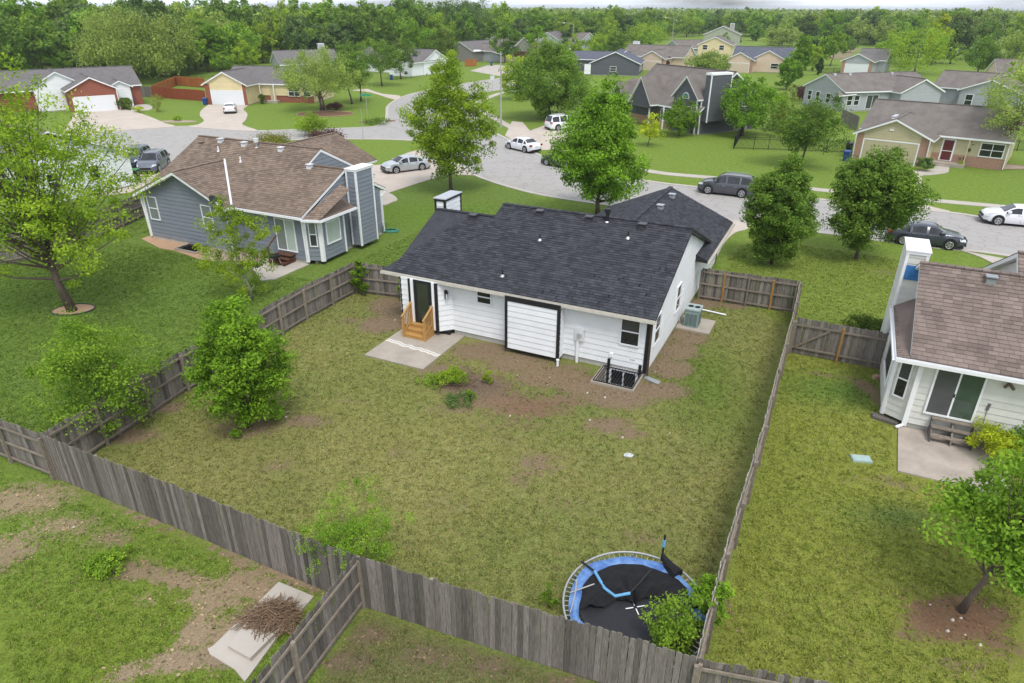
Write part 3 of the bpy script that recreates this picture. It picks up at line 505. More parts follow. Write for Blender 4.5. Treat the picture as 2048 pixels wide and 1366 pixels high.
downspout(HR, [(-.0, -.3, 2.9), (-.03, -.1, 2.7), (-.03, -.1, .15), (-.25, -.3, .1)], white_paint)
roof_vent(HR, 1.95, 3.6, ZE+k*3.98, M('silver_vent', (.32, .33, .36), .35, metal=.5))
R2 = lambda u, v: (RX+u*math.cos(YAW)-v*math.sin(YAW), RY+u*math.sin(YAW)+v*math.cos(YAW))
ground_slab('patio', [R2(-.15, -.05), R2(-.25, -3.25), R2(3.3, -3.25), R2(3.3, -.05)], .06, M('stained_concrete', (.36, .31, .265), .85, .22, 1.1, bump=.25, fine=.1), label='stained concrete patio behind the off-white house', cat='patio')
SR = thing('wooden_steps', 'weathered grey open-tread steps below the sliding door of the off-white house', 'steps', (RX, RY, .06), YAW)
for i, (y, z) in enumerate(((-.16, .72), (-.42, .5), (-.68, .28))):
    for j in range(2): m = MB(); m.box(.82, 2.2, y-.11+.11*j, y-.01+.11*j, z-.04, z); m.build('tread', rail_wood, SR)
for x in (.82, 1.49, 2.15): m = MB(); m.prism([(x, -.03, 0), (x, -.8, 0), (x, -.8, .24), (x, -.03, .68)], (.05, 0, 0)); m.build('stringer', grey_wood, SR)
a, b = P(1744, 835), P(1795, 851); m = MB(); m.bar((a[0], a[1], .07), (b[0], b[1], .07), .2, .12); m.bar((a[0]+.05, a[1]+.2, .06), (b[0]+.05, b[1]+.2, .06), .14, .1); m.build('timber_edging', grey_wood, None, label='grey landscape timbers lying below the bay of the off-white house', cat='timber')
q = P(1722, 919); m = MB(); m.box(-.33, .33, -.2, .2, -.05, .06); m.box(-.3, .3, -.17, .17, .06, .08); m.build('utility_box_lid', M('pale_green_plastic', (.32, .42, .40), .6), None, label='pale green utility box lid set in the lawn on the right', cat='utility box', loc=(q[0], q[1], 0), rot=R(-8))
q = P(1756, 757); m = MB(); m.hexa([(-.25, -.15, 0), (.25, -.12, 0), (.28, .12, 0), (-.22, .16, 0), (-.18, -.1, .16), (.2, -.08, .12), (.2, .08, .14), (-.15, .1, .18)]); m.build('rock', M('tan_rock', (.36, .24, .17), .9, .2, 8), None, label='tan rock on the bare soil beside the fence end', cat='rock', loc=(q[0], q[1], 0))
# ------------------------------------------------------------------ white house behind the big maple (left)
q = P(272, 372); HW = thing('house', 'white house mostly hidden behind the large maple at the left edge', 'house', (q[0], q[1], 0), YAW)
wall(HW, white_siding, (0, -13), (0, 0), .2, 2.9, parts=False, found=-.1, course=.25); wall(HW, white_siding, (-12, -13), (0, -13), .2, 2.9, parts=False, found=-.1, course=.25); wall(HW, white_siding, (0, 0), (-12, 0), .2, 2.9, parts=False, found=-.1); wall(HW, white_siding, (-12, 0), (-12, -13), .2, 2.9, parts=False)
pl, rd, _, _ = gable(-12, 0, -13, 0, 2.95, .4, 'u', mid=-6.5); roof(HW, pl, grey_shingle, .18, white_paint, ridges=[rd]); wall(HW, white_siding, (-.01, -13), (-.01, 0), 2.9, 3.05, peak=(6.5, 5.3), parts=False)
for s in (2, 5.5, 9): window(HW, (0, -13), (0, 0), s, s+1, 1.2, 2.5)
window(HW, (-12, -13), (0, -13), 8, 9.4, 1.2, 2.5); window(HW, (-12, -13), (0, -13), 3, 4.5, 1.2, 2.5); downspout(HW, [(.05, -.1, 2.9), (.05, -.1, .1)], white_paint)
# ------------------------------------------------------------------ houses across the street
def garage_door(par, p0, p1, s0, s1, z1, mat, n=4):
    W, _ = WF(p0, p1); m = MB(); wbox(m, W, s0-.12, s0, 0, z1+.1, 0, .06); wbox(m, W, s1, s1+.12, 0, z1+.1, 0, .06); wbox(m, W, s0, s1, z1, z1+.12, 0, .06); m.build('door_frame', white_paint, par)
    m = MB(); h = z1/n; wbox(m, W, s0, s1, .0, z1-.002, 0, .026)
    for i in range(n): wbox(m, W, s0, s1, i*h+.012, (i+1)*h-.012, .0262, .04)
    return m.build('garage_door', mat, par)
def brickskin(par, p0, p1, s0, s1, z0, z1, mat=brick_mat, name='brick_veneer', peak=None):
    W, _ = WF(p0, p1); m = MB(); out = [(s0, z0), (s1, z0), (s1, z1)]+([peak] if peak else [])+[(s0, z1)]; a = W(0, 0, .0); b = W(0, 0, .045)
    m.prism([W(s, z, .0) for s, z in out], tuple(y-x for x, y in zip(a, b))); return m.build(name, mat, par)
def far_house(label, px, yaw, wings, wallm, roofm, extras=None, group=None, z0=0.):
    q = P(*px); h = thing('house', label, 'house', (q[0], q[1], z0), R(yaw), group)
    for w_ in wings:
        u0, u1, v0, v1, ze, kk, ax = w_[:7]; wm = w_[7] if len(w_) > 7 and w_[7] else wallm; oh = .45
        pl, rd, mid, zr = gable(u0, u1, v0, v1, ze+.02, kk, ax, oh=oh); roof(h, pl, roofm, .22, white_paint, ridges=[rd])
        zw = ze+kk*oh-.13; zp = zr-.25
        for i, (a, b) in enumerate((((u0, v0), (u1, v0)), ((u1, v0), (u1, v1)), ((u1, v1), (u0, v1)), ((u0, v1), (u0, v0)))):
            ln = math.hypot(b[0]-a[0], b[1]-a[1]); pk = (ln/2, zp) if (ax == 'v') == (i % 2 == 0) else None
            wall(h, wm, a, b, .15, zw, peak=pk, parts=False, found=-.2, course=.25)
    if extras: extras(h)
    return h
def ridge_house(label, a, b, zr, depth, ze, wallm, roofm, extras=None, group=None):
    A, B = P(*a, zr), P(*b, zr); yw = yaw_of(A, B); ln = math.hypot(B[0]-A[0], B[1]-A[1])-.6
    h = thing('house', label, 'house', (A[0], A[1], 0), yw, group); h['ln'] = ln; d = depth/2
    kk = (zr-ze)/(d+.45); pl, rd, _, _ = gable(.3, .3+ln, -d, d, ze, kk, 'u'); roof(h, pl, roofm, .22, white_paint, ridges=[rd])
    for p, q, pk in (((.3, -d), (.3+ln, -d), None), ((.3+ln, -d), (.3+ln, d), (d, zr-.25)), ((.3+ln, d), (.3, d), None), ((.3, d), (.3, -d), (d, zr-.25))):
        wall(h, wallm, p, q, .15, ze+kk*.45-.14, peak=pk, parts=False, found=-.2, course=.25)
    if extras: extras(h, ln+.3, d)
    return h
def wing(h, u0, u1, v0, v1, ze, kk, wallm, roofm, gar=None, col=None, z0=.15):
    """front facing gable wing; gar=(s0,s1,door material), col=brick corner material"""
    pl, rd, mid, zr = gable(u0, u1, v0, v1, ze, kk, 'v'); roof(h, pl, roofm, .22, white_paint, ridges=[rd]); zw = ze+kk*.45-.14
    wall(h, wallm, (u0, v0), (u1, v0), z0, zw, peak=((u1-u0)/2, zr-.25), parts=False, found=-.2, course=.25); wall(h, wallm, (u1, v0), (u1, v1), z0, zw, parts=False, found=-.2, course=.25); wall(h, wallm, (u0, v1), (u0, v0), z0, zw, parts=False, found=-.2, course=.25)
    if gar: garage_door(h, (u0, v0), (u1, v0), gar[0], gar[1], 2.15, gar[2])
    if col:
        L_ = u1-u0; brickskin(h, (u0, v0), (u1, v0), 0, (gar[0] if gar else 1)-.13, 0, zw, col, 'brick_column'); brickskin(h, (u0, v0), (u1, v0), (gar[1] if gar else L_-1)+.13, L_, 0, zw, col, 'brick_column')
white_door = M('white_door', (.72, .74, .77), .5, .04); tan_door = M('tan_door', (.46, .41, .27), .5, .05); peach_door = M('peach_door', (.58, .48, .38), .5, .04)
def ex(h):
    wing(h, 0, 6.3, 0, 7, 3.15, .5, brick_mat, grey_shingle, (.45, 5.85, white_door)); wing(h, -3.8, 2.6, 4.0, 10, 3.6, .55, white_siding, grey_shingle)
    wing(h, 6.0, 8.8, 3.0, 8, 3.1, .5, white_siding, grey_shingle); brickskin(h, (-9, 5), (10.6, 5), 12, 19.6, 0, 3.1); window(h, (-9, 5), (10.6, 5), 17.2, 18.2, .9, 2.5, pane=pane_dark); window(h, (-9, 5), (10.6, 5), 16, 17, .9, 2.5)
    brickskin(h, (10.6, 5), (10.6, 14), 0, 9, 0, 3.2, peak=(4.5, 5.3)); downspout(h, [(6.35, -.1, 3.1), (6.35, -.05, .1)], white_paint)
far_house('red brick house with grey roof and arched white double garage door at upper left', (147, 227), 38, [(-9, 10.6, 5, 14, 3.1, .5, 'u')], brick_mat, grey_shingle, ex)
def ex(h):
    wing(h, 0, 7.0, 0, 7, 3.1, .5, yellow_siding, grey_shingle, (.95, 6.3, white_door), brick_mat)
    brickskin(h, (1, 4.6), (16.4, 4.6), 6.1, 15.3, 0, 1.1); wall(h, yellow_siding, (7, 4.5), (16.4, 4.5), 1.1, 2.9, parts=False); window(h, (7, 4.5), (16.4, 4.5), 5, 7, 1.0, 2.5, split='+'); window(h, (7, 4.5), (16.4, 4.5), 7.6, 8.9, 1.0, 2.5)
    W, _ = WF((7, 4.5), (16.4, 4.5)); m = MB(); wbox(m, W, 1.8, 2.8, .3, 2.4, 0, .06); m.build('door', M('beige_door', (.5, .42, .26), .5), h); m = MB(); wbox(m, W, .9, 3.4, -.1, .35, .05, 1.2); m.build('porch_step', concrete, h)
    m = MB(); m.bar((9.9, 3.6, .3), (9.9, 3.6, 2.9), .12); m.bar((7.5, 3.6, .3), (7.5, 3.6, 2.9), .12); m.build('porch_post', white_paint, h)
far_house('yellow sided house with brick columns beside its white garage door', (416, 209), -8, [(1, 16.4, 4.6, 13, 2.95, .5, 'u')], yellow_siding, grey_shingle, ex)
def ex(h, ln, d): chimney(h, ln-3, ln-1.8, .5, 1.6, 4.4, 6.6, pale_siding, white_paint, parts=False)
ridge_house('grey roofed house with a pale chimney behind the yellow house', (545, 101), (668, 98), 5.6, 9, 3.0, pale_siding, grey_shingle, ex)
def ex(h, ln, d):
    wing(h, ln-7, ln-.2, -d-4, d-2, 3.0, .45, white_siding, grey_shingle, (.7, 6, white_door))
ridge_house('white sided house between the round trees beyond the side street', (735, 93), (872, 99), 5.4, 9, 3.0, white_siding, grey_shingle, ex)
def ex(h, ln, d):
    wing(h, 5.5, 12.3, -d-6, d-2, 2.9, .45, pale_siding, mauve_shingle, (.7, 6, peach_door), brick2)
wg = M('warm_grey_siding', (.22, .21, .19), .6, .06)
ridge_house('warm grey house with brick trimmed garage at the bend of the side street', (918, 83), (985, 79), 5.4, 9, 3.0, wg, grey_shingle, ex)
ridge_house('brown roofed house right behind the warm grey house on the side street', (985, 72), (1048, 74), 5.4, 9, 3.0, wg, mauve_shingle)
ridge_house('distant house with a steep grey roof beyond the lime green tree', (1094, 64), (1126, 60), 5.8, 9, 3.0, pale_siding, grey_shingle)
ridge_house('distant brown roof house left of the dome shaped tree', (1152, 64), (1180, 65), 5.6, 9, 3.0, pale_siding, mauve_shingle)
def ex(h):
    wing(h, 0, 11.2, 0, 13, 2.7, .42, dark_siding, blue_shingle); wall(h, white_siding, (-1.5, -.3), (0, -.3), .2, 2.4, parts=False)
    for s in (2, 5, 8): window(h, (11.2, 0), (11.2, 13), s, s+1, .9, 2.3)
    window(h, (0, 0), (11.2, 0), 4.5, 6, .9, 2.0)
    for v in (6, 8, 9.5, 11): pipe(h, 7, v, 4.6, vent_metal, .3, .08, vent_metal)
far_house('slate sided house with blue-grey roof behind the two storey house', (1181, 150), -14, [(-6, 8, 9, 16, 2.9, .42, 'u')], dark_siding, blue_shingle, ex)
def ex(h, ln, d):
    wing(h, ln-9.5, ln-3.2, -d-6, 0, 2.9, .5, peach_siding, mauve_shingle, (.7, 5.6, peach_door), brick2); chimney(h, .8, 2.2, 1, 2.2, 3.6, 6.0, white_siding, white_paint, parts=False)
ridge_house('cream house with long mauve roof and a white chimney at its left end', (1258, 88), (1384, 92), 5.5, 9, 3.0, peach_siding, mauve_shingle, ex)
ridge_house('low brown roofed house behind the cream house', (1345, 80), (1405, 79), 5.2, 8, 3.0, pale_siding, mauve_shingle)
def two(label, px, yaw, wu, dv, ze, k_, wm, rm, ex=None): return far_house(label, px, yaw, [(0, wu, 0, dv, ze, k_, 'v')], wm, rm, ex)
def ex(h):
    window(h, (0, 0), (9, 0), 1.2, 2.6, 3.6, 4.9); window(h, (0, 0), (9, 0), 5.8, 7.2, 3.6, 4.9); window(h, (9, 0), (9, 9), 1, 2.4, 3.4, 4.8); window(h, (0, 0), (9, 0), 2, 4, .9, 2.2)
two('pale yellow two storey house with a brown roof near the woods', (1393, 126), -22, 9, 10, 5.0, .42, yellow_siding, mauve_shingle, ex)
sage = M('sage_siding', (.34, .36, .28), .6, .06)
def ex(h): chimney(h, 8.9, 10.3, 2, 3.5, 3.5, 9.0, sage, white_paint, parts=False)
two('sage green two storey house with tall chimney in front of the woods', (1405, 100), -18, 13, 12, 5.4, .42, sage, mauve_shingle, ex)
def ex(h, ln, d):
    wing(h, -.5, 6.0, -d-5, 0, 2.9, .5, peach_siding, blue_shingle, (.6, 5.6, peach_door), brick2); wing(h, 5.6, 12.5, -d-1.5, 1, 3.2, .5, peach_siding, blue_shingle)
    window(h, (5.6, -d-1.5), (12.5, -d-1.5), 4.2, 6, .9, 2.2)
ridge_house('peach sided house with a dark slate roof and beige garage door', (1472, 92), (1590, 95), 5.6, 9, 3.0, peach_siding, blue_shingle, ex)
def ex(h, ln, d): wing(h, -2.0, 4.9, -d-6, 0, 2.9, .45, pale_siding, grey_shingle, (.9, 6, white_door), brick2)
ridge_house('small light grey house with brick cornered garage before the big lime tree', (1724, 96), (1785, 98), 5.4, 8, 3.0, pale_siding, grey_shingle, ex)
ridge_house('far grey roof house right of the big lime tree', (1912, 62), (1944, 66), 5.8, 9, 3.0, white_siding, grey_shingle); ridge_house('far low grey roof house below it, beside the dark conical tree', (1924, 81), (1952, 82), 4.6, 8, 2.8, white_siding, grey_shingle)
ridge_house('brown roofed house behind the sparse tree at the right edge', (1990, 117), (2110, 120), 5.6, 10, 3.0, peach_siding, mauve_shingle)
ridge_house('distant roof among yellow green trees at the far left edge', (-20, 33), (28, 31), 5.6, 9, 3.0, white_siding, mauve_shingle); ridge_house('distant house roof peeking above the woods near the upper left', (190, 8), (222, 8), 6.5, 9, 3.0, pale_siding, mauve_shingle)
# light grey house and its right gable
def ex(h, ln, d):
    wing(h, 9.0, 16.5, -d-2.0, 0, 2.9, .45, pale_siding, mauve_shingle); roof(h, [[(-.9, -d-.4, 2.5), (2.2, -d-.4, 2.7), (2.2, -d+.4, 3.1), (-.4, -d+.6, 3.1)]], mauve_shingle, .2, white_paint, name='bay_roof')
    for s in (.6, 1.9): window(h, (.3, -d), (ln, -d), s, s+1, .9, 2.4)
    window(h, (.3, -d), (ln, -d), 4.2, 6.4, .3, 2.4, split='v', pane=pane_mid)
    for s in (1, 3, 5.5): window(h, (.3, d), (.3, -d), s, s+1, .9, 2.4)
    for u in (1.2, 4.0, 12): roof_vent(h, u, -.6, 5.0, vent_metal)
ridge_house('light grey house with white framed windows behind the tan house', (1652, 147), (1832, 143), 5.2, 9.5, 3.0, pale_siding, mauve_shingle, ex)
def ex(h, ln, d):
    wing(h, 5, 13, -d-2.5, 1, 3.0, .4, pale_siding, mauve_shingle); window(h, (5, -d-2.5), (13, -d-2.5), .9, 2.0, .6, 2.4)
ridge_house('pale grey house with a broad brown roof right of the light grey house', (1890, 140), (2010, 147), 5.2, 9, 3.0, pale_siding, mauve_shingle, ex)
# tan house with brick columns
def ex(h):
    wing(h, 0, 6.7, 0, 9, 2.75, .45, tan_siding, mauve_shingle, (.75, 5.8, tan_door), brick2); m = MB(); m.box(2.9, 3.3, -.09, -.05, 3.25, 3.4); m.build('emblem', white_paint, h)
    brickskin(h, (6.7, 3.4), (13.2, 3.4), 0, 6.5, 0, 1.05, brick2); W, _ = WF((6.7, 3.4), (13.2, 3.4)); m = MB(); wbox(m, W, .75, 1.95, .35, 2.5, .0, .06); d = m.build('door_frame', white_paint, h); m = MB(); wbox(m, W, .9, 1.8, .42, 2.4, .06, .08); m.build('door', M('maroon_door', (.12, .03, .03), .3), d)
    m = MB(); wbox(m, W, .9, 1.8, 1.3, 1.36, .08, .09); m.build('door_rail', white_paint, d); window(h, (6.7, 3.4), (13.2, 3.4), 4.1, 6.2, 1.1, 2.5, split='+', cas=.09)
    m = MB(); wbox(m, W, .2, 3.3, -.1, .3, .05, 1.5); m.build('porch_slab', concrete, h); m = MB(); wbox(m, W, .6, 2.1, -.1, .15, 1.5, 1.9); m.build('porch_step', concrete, h)
    m = MB(); m.bar((9.9, 2.0, .3), (9.9, 2.0, 2.75), .11); m.build('porch_post', MATS['tan_siding'], h); downspout(h, [(13.2, 3.2, 2.6), (13.2, 3.3, .1)], white_paint); downspout(h, [(6.8, -.3, 2.7), (6.78, .1, .1)], white_paint); downspout(h, [(-.1, -.3, 2.7), (-.06, .05, .1)], white_paint)
    for v in (2.2, 2.9, 3.6): roof_vent(h, 2.6, v, 4.15, vent_metal, k=0)
    for v in (2.2, 6.5): window(h, (0, 9), (0, 0), v, v+1, 1, 2.3)
HT = far_house('tan sided house with brick columns, tan garage door and maroon front door', (1705, 318), -38, [(-.3, 13.2, 3.4, 12.5, 2.85, .5, 'u')], tan_siding, mauve_shingle, ex)
# dark grey two storey house
q = P(1254, 240); c = P(1396, 270); yw = yaw_of(q, c); LN = math.hypot(c[0]-q[0], c[1]-q[1])
H2 = thing('house', 'slate grey two storey house with steep white edged gables and an arched window', 'house', (q[0], q[1], 0), yw)
S2 = lambda p0, p1, z0, z1, pk=None: wall(H2, dark_siding, p0, p1, z0, z1, peak=pk, parts=False, found=-.2 if z0 < 1 else None, course=.28)
S2((0, 0), (LN, 0), .1, 3.0); S2((LN, 0), (LN, 10), .1, 4.2, (5, 7.2)); S2((LN, 10), (-6, 10), .1, 4.0); S2((0, 5), (0, 0), .1, 3.0); S2((-6, 10), (-6, 1.5), .1, 2.8, (4.2, 4.6)); S2((-6, 1.5), (0, 1.5), .1, 2.8)
roof(H2, [[(LN-6.3, -.5, 2.95), (LN+.35, -.5, 2.95), (LN+.35, 5, 7.3), (LN-6.3, 5, 7.3)], [(LN+.35, 10.4, 4.0), (-.5, 10.4, 4.0), (-.5, 5, 7.3), (LN+.35, 5, 7.3)], [(-.6, -.5, 2.95), (LN-6.3, -.5, 2.95), (LN-6.3, 5, 7.3), (-.6, 5, 7.3)]], mauve_shingle, .25, white_paint, ridges=[((-.5, 5, 7.3), (LN+.35, 5, 7.3))])
roof(H2, [[(-.2, -.5, 2.7), (-6.5, 1.0, 2.7), (-6.5, 5.7, 4.9), (-.2, 5.7, 4.9)], [(-6.5, 10.4, 2.7), (-.2, 10.4, 2.7), (-.2, 5.7, 4.9), (-6.5, 5.7, 4.9)]], mauve_shingle, .22, white_paint, name='garage_roof')
def steep(u0, u1, vf, vb, z0, ze, zr, oh=.35):
    m_ = (u0+u1)/2; kk = (zr-ze)/(m_-u0+oh)
    roof(H2, [[(u1+oh, vf-.3, ze), (u1+oh, vb, ze), (m_, vb, zr), (m_, vf-.3, zr)], [(u0-oh, vb, ze), (u0-oh, vf-.3, ze), (m_, vf-.3, zr), (m_, vb, zr)]], mauve_shingle, .22, white_paint, name='gable_roof')
    S2((u0, vf), (u1, vf), z0, ze+.2, (m_-u0, zr-.3)); S2((u1, vf), (u1, vb), z0, ze+.2); S2((u0, vb), (u0, vf), z0, ze+.2)
steep(LN-4.6, LN-.3, -.4, 4.5, .1, 4.3, 6.9); steep(2.2, 6.2, -1.3, 4.0, 2.4, 2.9, 6.3); steep(-4.2, -1.4, .3, 4.0, 2.4, 2.7, 4.9)
W, _ = WF((LN-4.6, -.4), (LN-.3, -.4)); m = MB(); m.prism([W(2.15+.62*math.cos(a), 4.15+.75*math.sin(a), .03) for a in np.linspace(0, math.pi, 12)], tuple(a-b for a, b in zip(W(0, 0, .07), W(0, 0, .03)))); aw = m.build('arched_window', white_paint, H2)
m = MB(); m.prism([W(2.15+.5*math.cos(a), 4.22+.6*math.sin(a), .065) for a in np.linspace(0, math.pi, 12)], tuple(a-b for a, b in zip(W(0, 0, .03), W(0, 0, .0)))); m.build('pane', M('teal_pane', (.10, .22, .24), .15), aw)
window(H2, (LN-4.6, -.4), (LN-.3, -.4), .9, 2.0, 1.5, 3.3); window(H2, (LN-4.6, -.4), (LN-.3, -.4), 2.3, 3.4, 1.5, 3.3); trim(H2, white_paint, (0, 0), (LN, 0), [(LN-.12, LN+.02, .1, 4, .07)]); trim(H2, white_paint, (LN-4.6, -.4), (LN-.3, -.4), [(4.15, 4.32, .1, 4.2, .06)])
brickskin(H2, (0, 0), (LN, 0), .3, LN-4.7, 0, 1.1, brick2); window(H2, (0, 0), (LN, 0), LN-7.3, LN-6.2, .9, 2.4); W, _ = WF((0, 0), (LN, 0)); m = MB(); m.bar(W(LN-5.6, 0, 1.1), W(LN-5.6, 2.9, 1.1), .14); m.bar(W(LN-8.4, 0, 1.1), W(LN-8.4, 2.9, 1.1), .14); m.build('porch_post', white_paint, H2)
m = MB(); wbox(m, W, LN-8.3, LN-7.5, .1, 2.3, .02, .06); m.build('door', M('brown_door', (.10, .07, .05), .5), H2)
for i, (a, b) in enumerate((((LN+.02, .2), (LN+.95, .2)), ((LN+.95, .2), (LN+.95, 3.6)), ((LN+.95, 3.6), (LN+.02, 3.6)))): S2(a, b, 1.7, 7.1)
m = MB(); m.box(LN, LN+1.05, .15, 3.65, 7.1, 7.35); m.box(LN+.9, LN+1.0, .13, .27, 1.6, 7.1); m.box(LN+.9, LN+1.0, 3.53, 3.67, 1.6, 7.1); m.build('corner_trim', white_paint, H2); window(H2, (LN, 0), (LN, 10), 6.2, 8.4, .2, 2.2, split='v', pane=pane_mid)
window(H2, (LN, 0), (LN, 10), 7, 8, 3.0, 4.0); downspout(H2, [(LN+.06, -.3, 2.9), (LN+.06, -.03, .1)], white_paint)
for u in (-4.8, -2.9): roof_vent(H2, u, 6.2, 4.75, vent_metal)
# ------------------------------------------------------------------ ground
def gridlines():
    xs = [-3000, -1500, -800, -450, -300, -220]+list(np.arange(-170, -50, 4.))+list(np.arange(-50, -24, .8))+list(np.arange(-24, 30, .27))+list(np.arange(30, 60, .8))+list(np.arange(60, 170, 4.))+[220, 300, 450, 800, 1500, 3000]
    ys = [-600, -100, -20]+list(np.arange(0, 8, 1.))+list(np.arange(8, 46, .27))+list(np.arange(46, 130, .9))+list(np.arange(130, 260, 4.))+[300, 380, 500, 700, 1000, 1500, 2300, 4500]
    xs += list(np.arange(3.5, 6.6, .09)); ys += list(np.arange(24.2, 27.2, .09))
    return np.unique(np.round(xs, 3)), np.unique(np.round(ys, 3))
gx, gy = gridlines(); GX, GY = np.meshgrid(gx, gy); nx, ny = len(gx), len(gy); X = GX.ravel(); Y = GY.ravel()
def blob(px, py, rx, ry=None, soft=.6, ang=0, s=1.):
    c = P(px, py); ry = ry or rx; ca, sa = math.cos(ang), math.sin(ang); dx, dy = X-c[0], Y-c[1]; r = np.sqrt(((dx*ca+dy*sa)/rx)**2+((-dx*sa+dy*ca)/ry)**2); return s*np.clip((1+soft-r)/(2*soft), 0, 1)
def inpoly(pts, soft=.4):   # signed distance style mask for a polygon in pixels
    q = [P2(*p) for p in pts]; ins = np.zeros(len(X), bool); dm = np.full(len(X), 1e9)
    for i in range(len(q)):
        (x0, y0), (x1, y1) = q[i-1], q[i]; c = ((y0 > Y) != (y1 > Y)) & (X < (x1-x0)*(Y-y0)/((y1-y0) or 1e-9)+x0); ins ^= c
        dx, dy = x1-x0, y1-y0; t = np.clip(((X-x0)*dx+(Y-y0)*dy)/(dx*dx+dy*dy+1e-9), 0, 1); dm = np.minimum(dm, np.hypot(X-x0-t*dx, Y-y0-t*dy))
    return np.clip(.5+np.where(ins, dm, -dm)/(2*soft), 0, 1)
def noise2(s, seed):
    r = np.random.default_rng(seed); out = np.zeros(len(X))
    for k in range(5):
        a = r.uniform(0, 6.28, 6); 
        for t in a: f = s*(1.9**k)*r.uniform(.7, 1.3); out += np.sin(X*math.cos(t)*f+Y*math.sin(t)*f+r.uniform(0, 6.28))/(1.6**k)
    return out/7
g0 = np.array([.165, .245, .042]); G = np.tile(g0, (len(X), 1)); dirt = np.zeros(len(X)); DC = np.tile(np.array([.23, .165, .11]), (len(X), 1))
def paint(mask, col): global G; G = G*(1-mask[:, None])+np.array(col)*mask[:, None]
yard = inpoly([(113, 955), (720, 522), (800, 560), (1395, 590), (1588, 625), (1385, 1350), (724, 1214)], .3)
leftlawn = inpoly([(-400, 760), (-100, 300), (300, 380), (760, 380), (1000, 330), (1100, 420), (800, 560), (716, 525), (113, 955), (-200, 830)], .3); rightyard = inpoly([(1588, 640), (1800, 690), (2400, 800), (2300, 1700), (1385, 1420)], .2)
bl = inpoly([(-300, 820), (113, 965), (720, 1214), (560, 1500), (-500, 1500)], .2); bm = inpoly([(724, 1218), (1385, 1420), (1300, 1700), (560, 1500)], .2); rfront = inpoly([(1440, 520), (1500, 470), (2100, 560), (1800, 690), (1590, 660), (1480, 600)], .4)
n1, n2 = noise2(.35, 1), noise2(1.1, 2)
paint(leftlawn, (.135, .205, .040)); paint(yard, (.215, .228, .074)); paint(rightyard, (.215, .25, .050)); paint(bl, (.165, .25, .045)); paint(bm, (.16, .175, .065)); paint(rfront, (.19, .25, .05))
paint(np.clip(bl*blob(150, 1300, 4.5, 3, 1.0), 0, 1), (.165, .225, .035)); paint(yard*np.clip(n1*.9, 0, .8), (.27, .265, .10)); paint(yard*np.clip(-n1*.8, 0, .7), (.145, .205, .05)); paint(rightyard*np.clip(n1*1.0, 0, .8), (.24, .27, .058)); paint(leftlawn*np.clip(n1, 0, .6), (.13, .20, .045))
paint(rightyard*blob(1690, 780, 2.2, 1.2, .9), (.13, .215, .045)); paint(leftlawn*blob(830, 430, 6, 3), (.12, .20, .03)); paint(rightyard*blob(1800, 1030, 1.3, .5, .9), (.13, .19, .05)); paint(yard*blob(1400, 760, 1.6, 4), (.135, .195, .038))
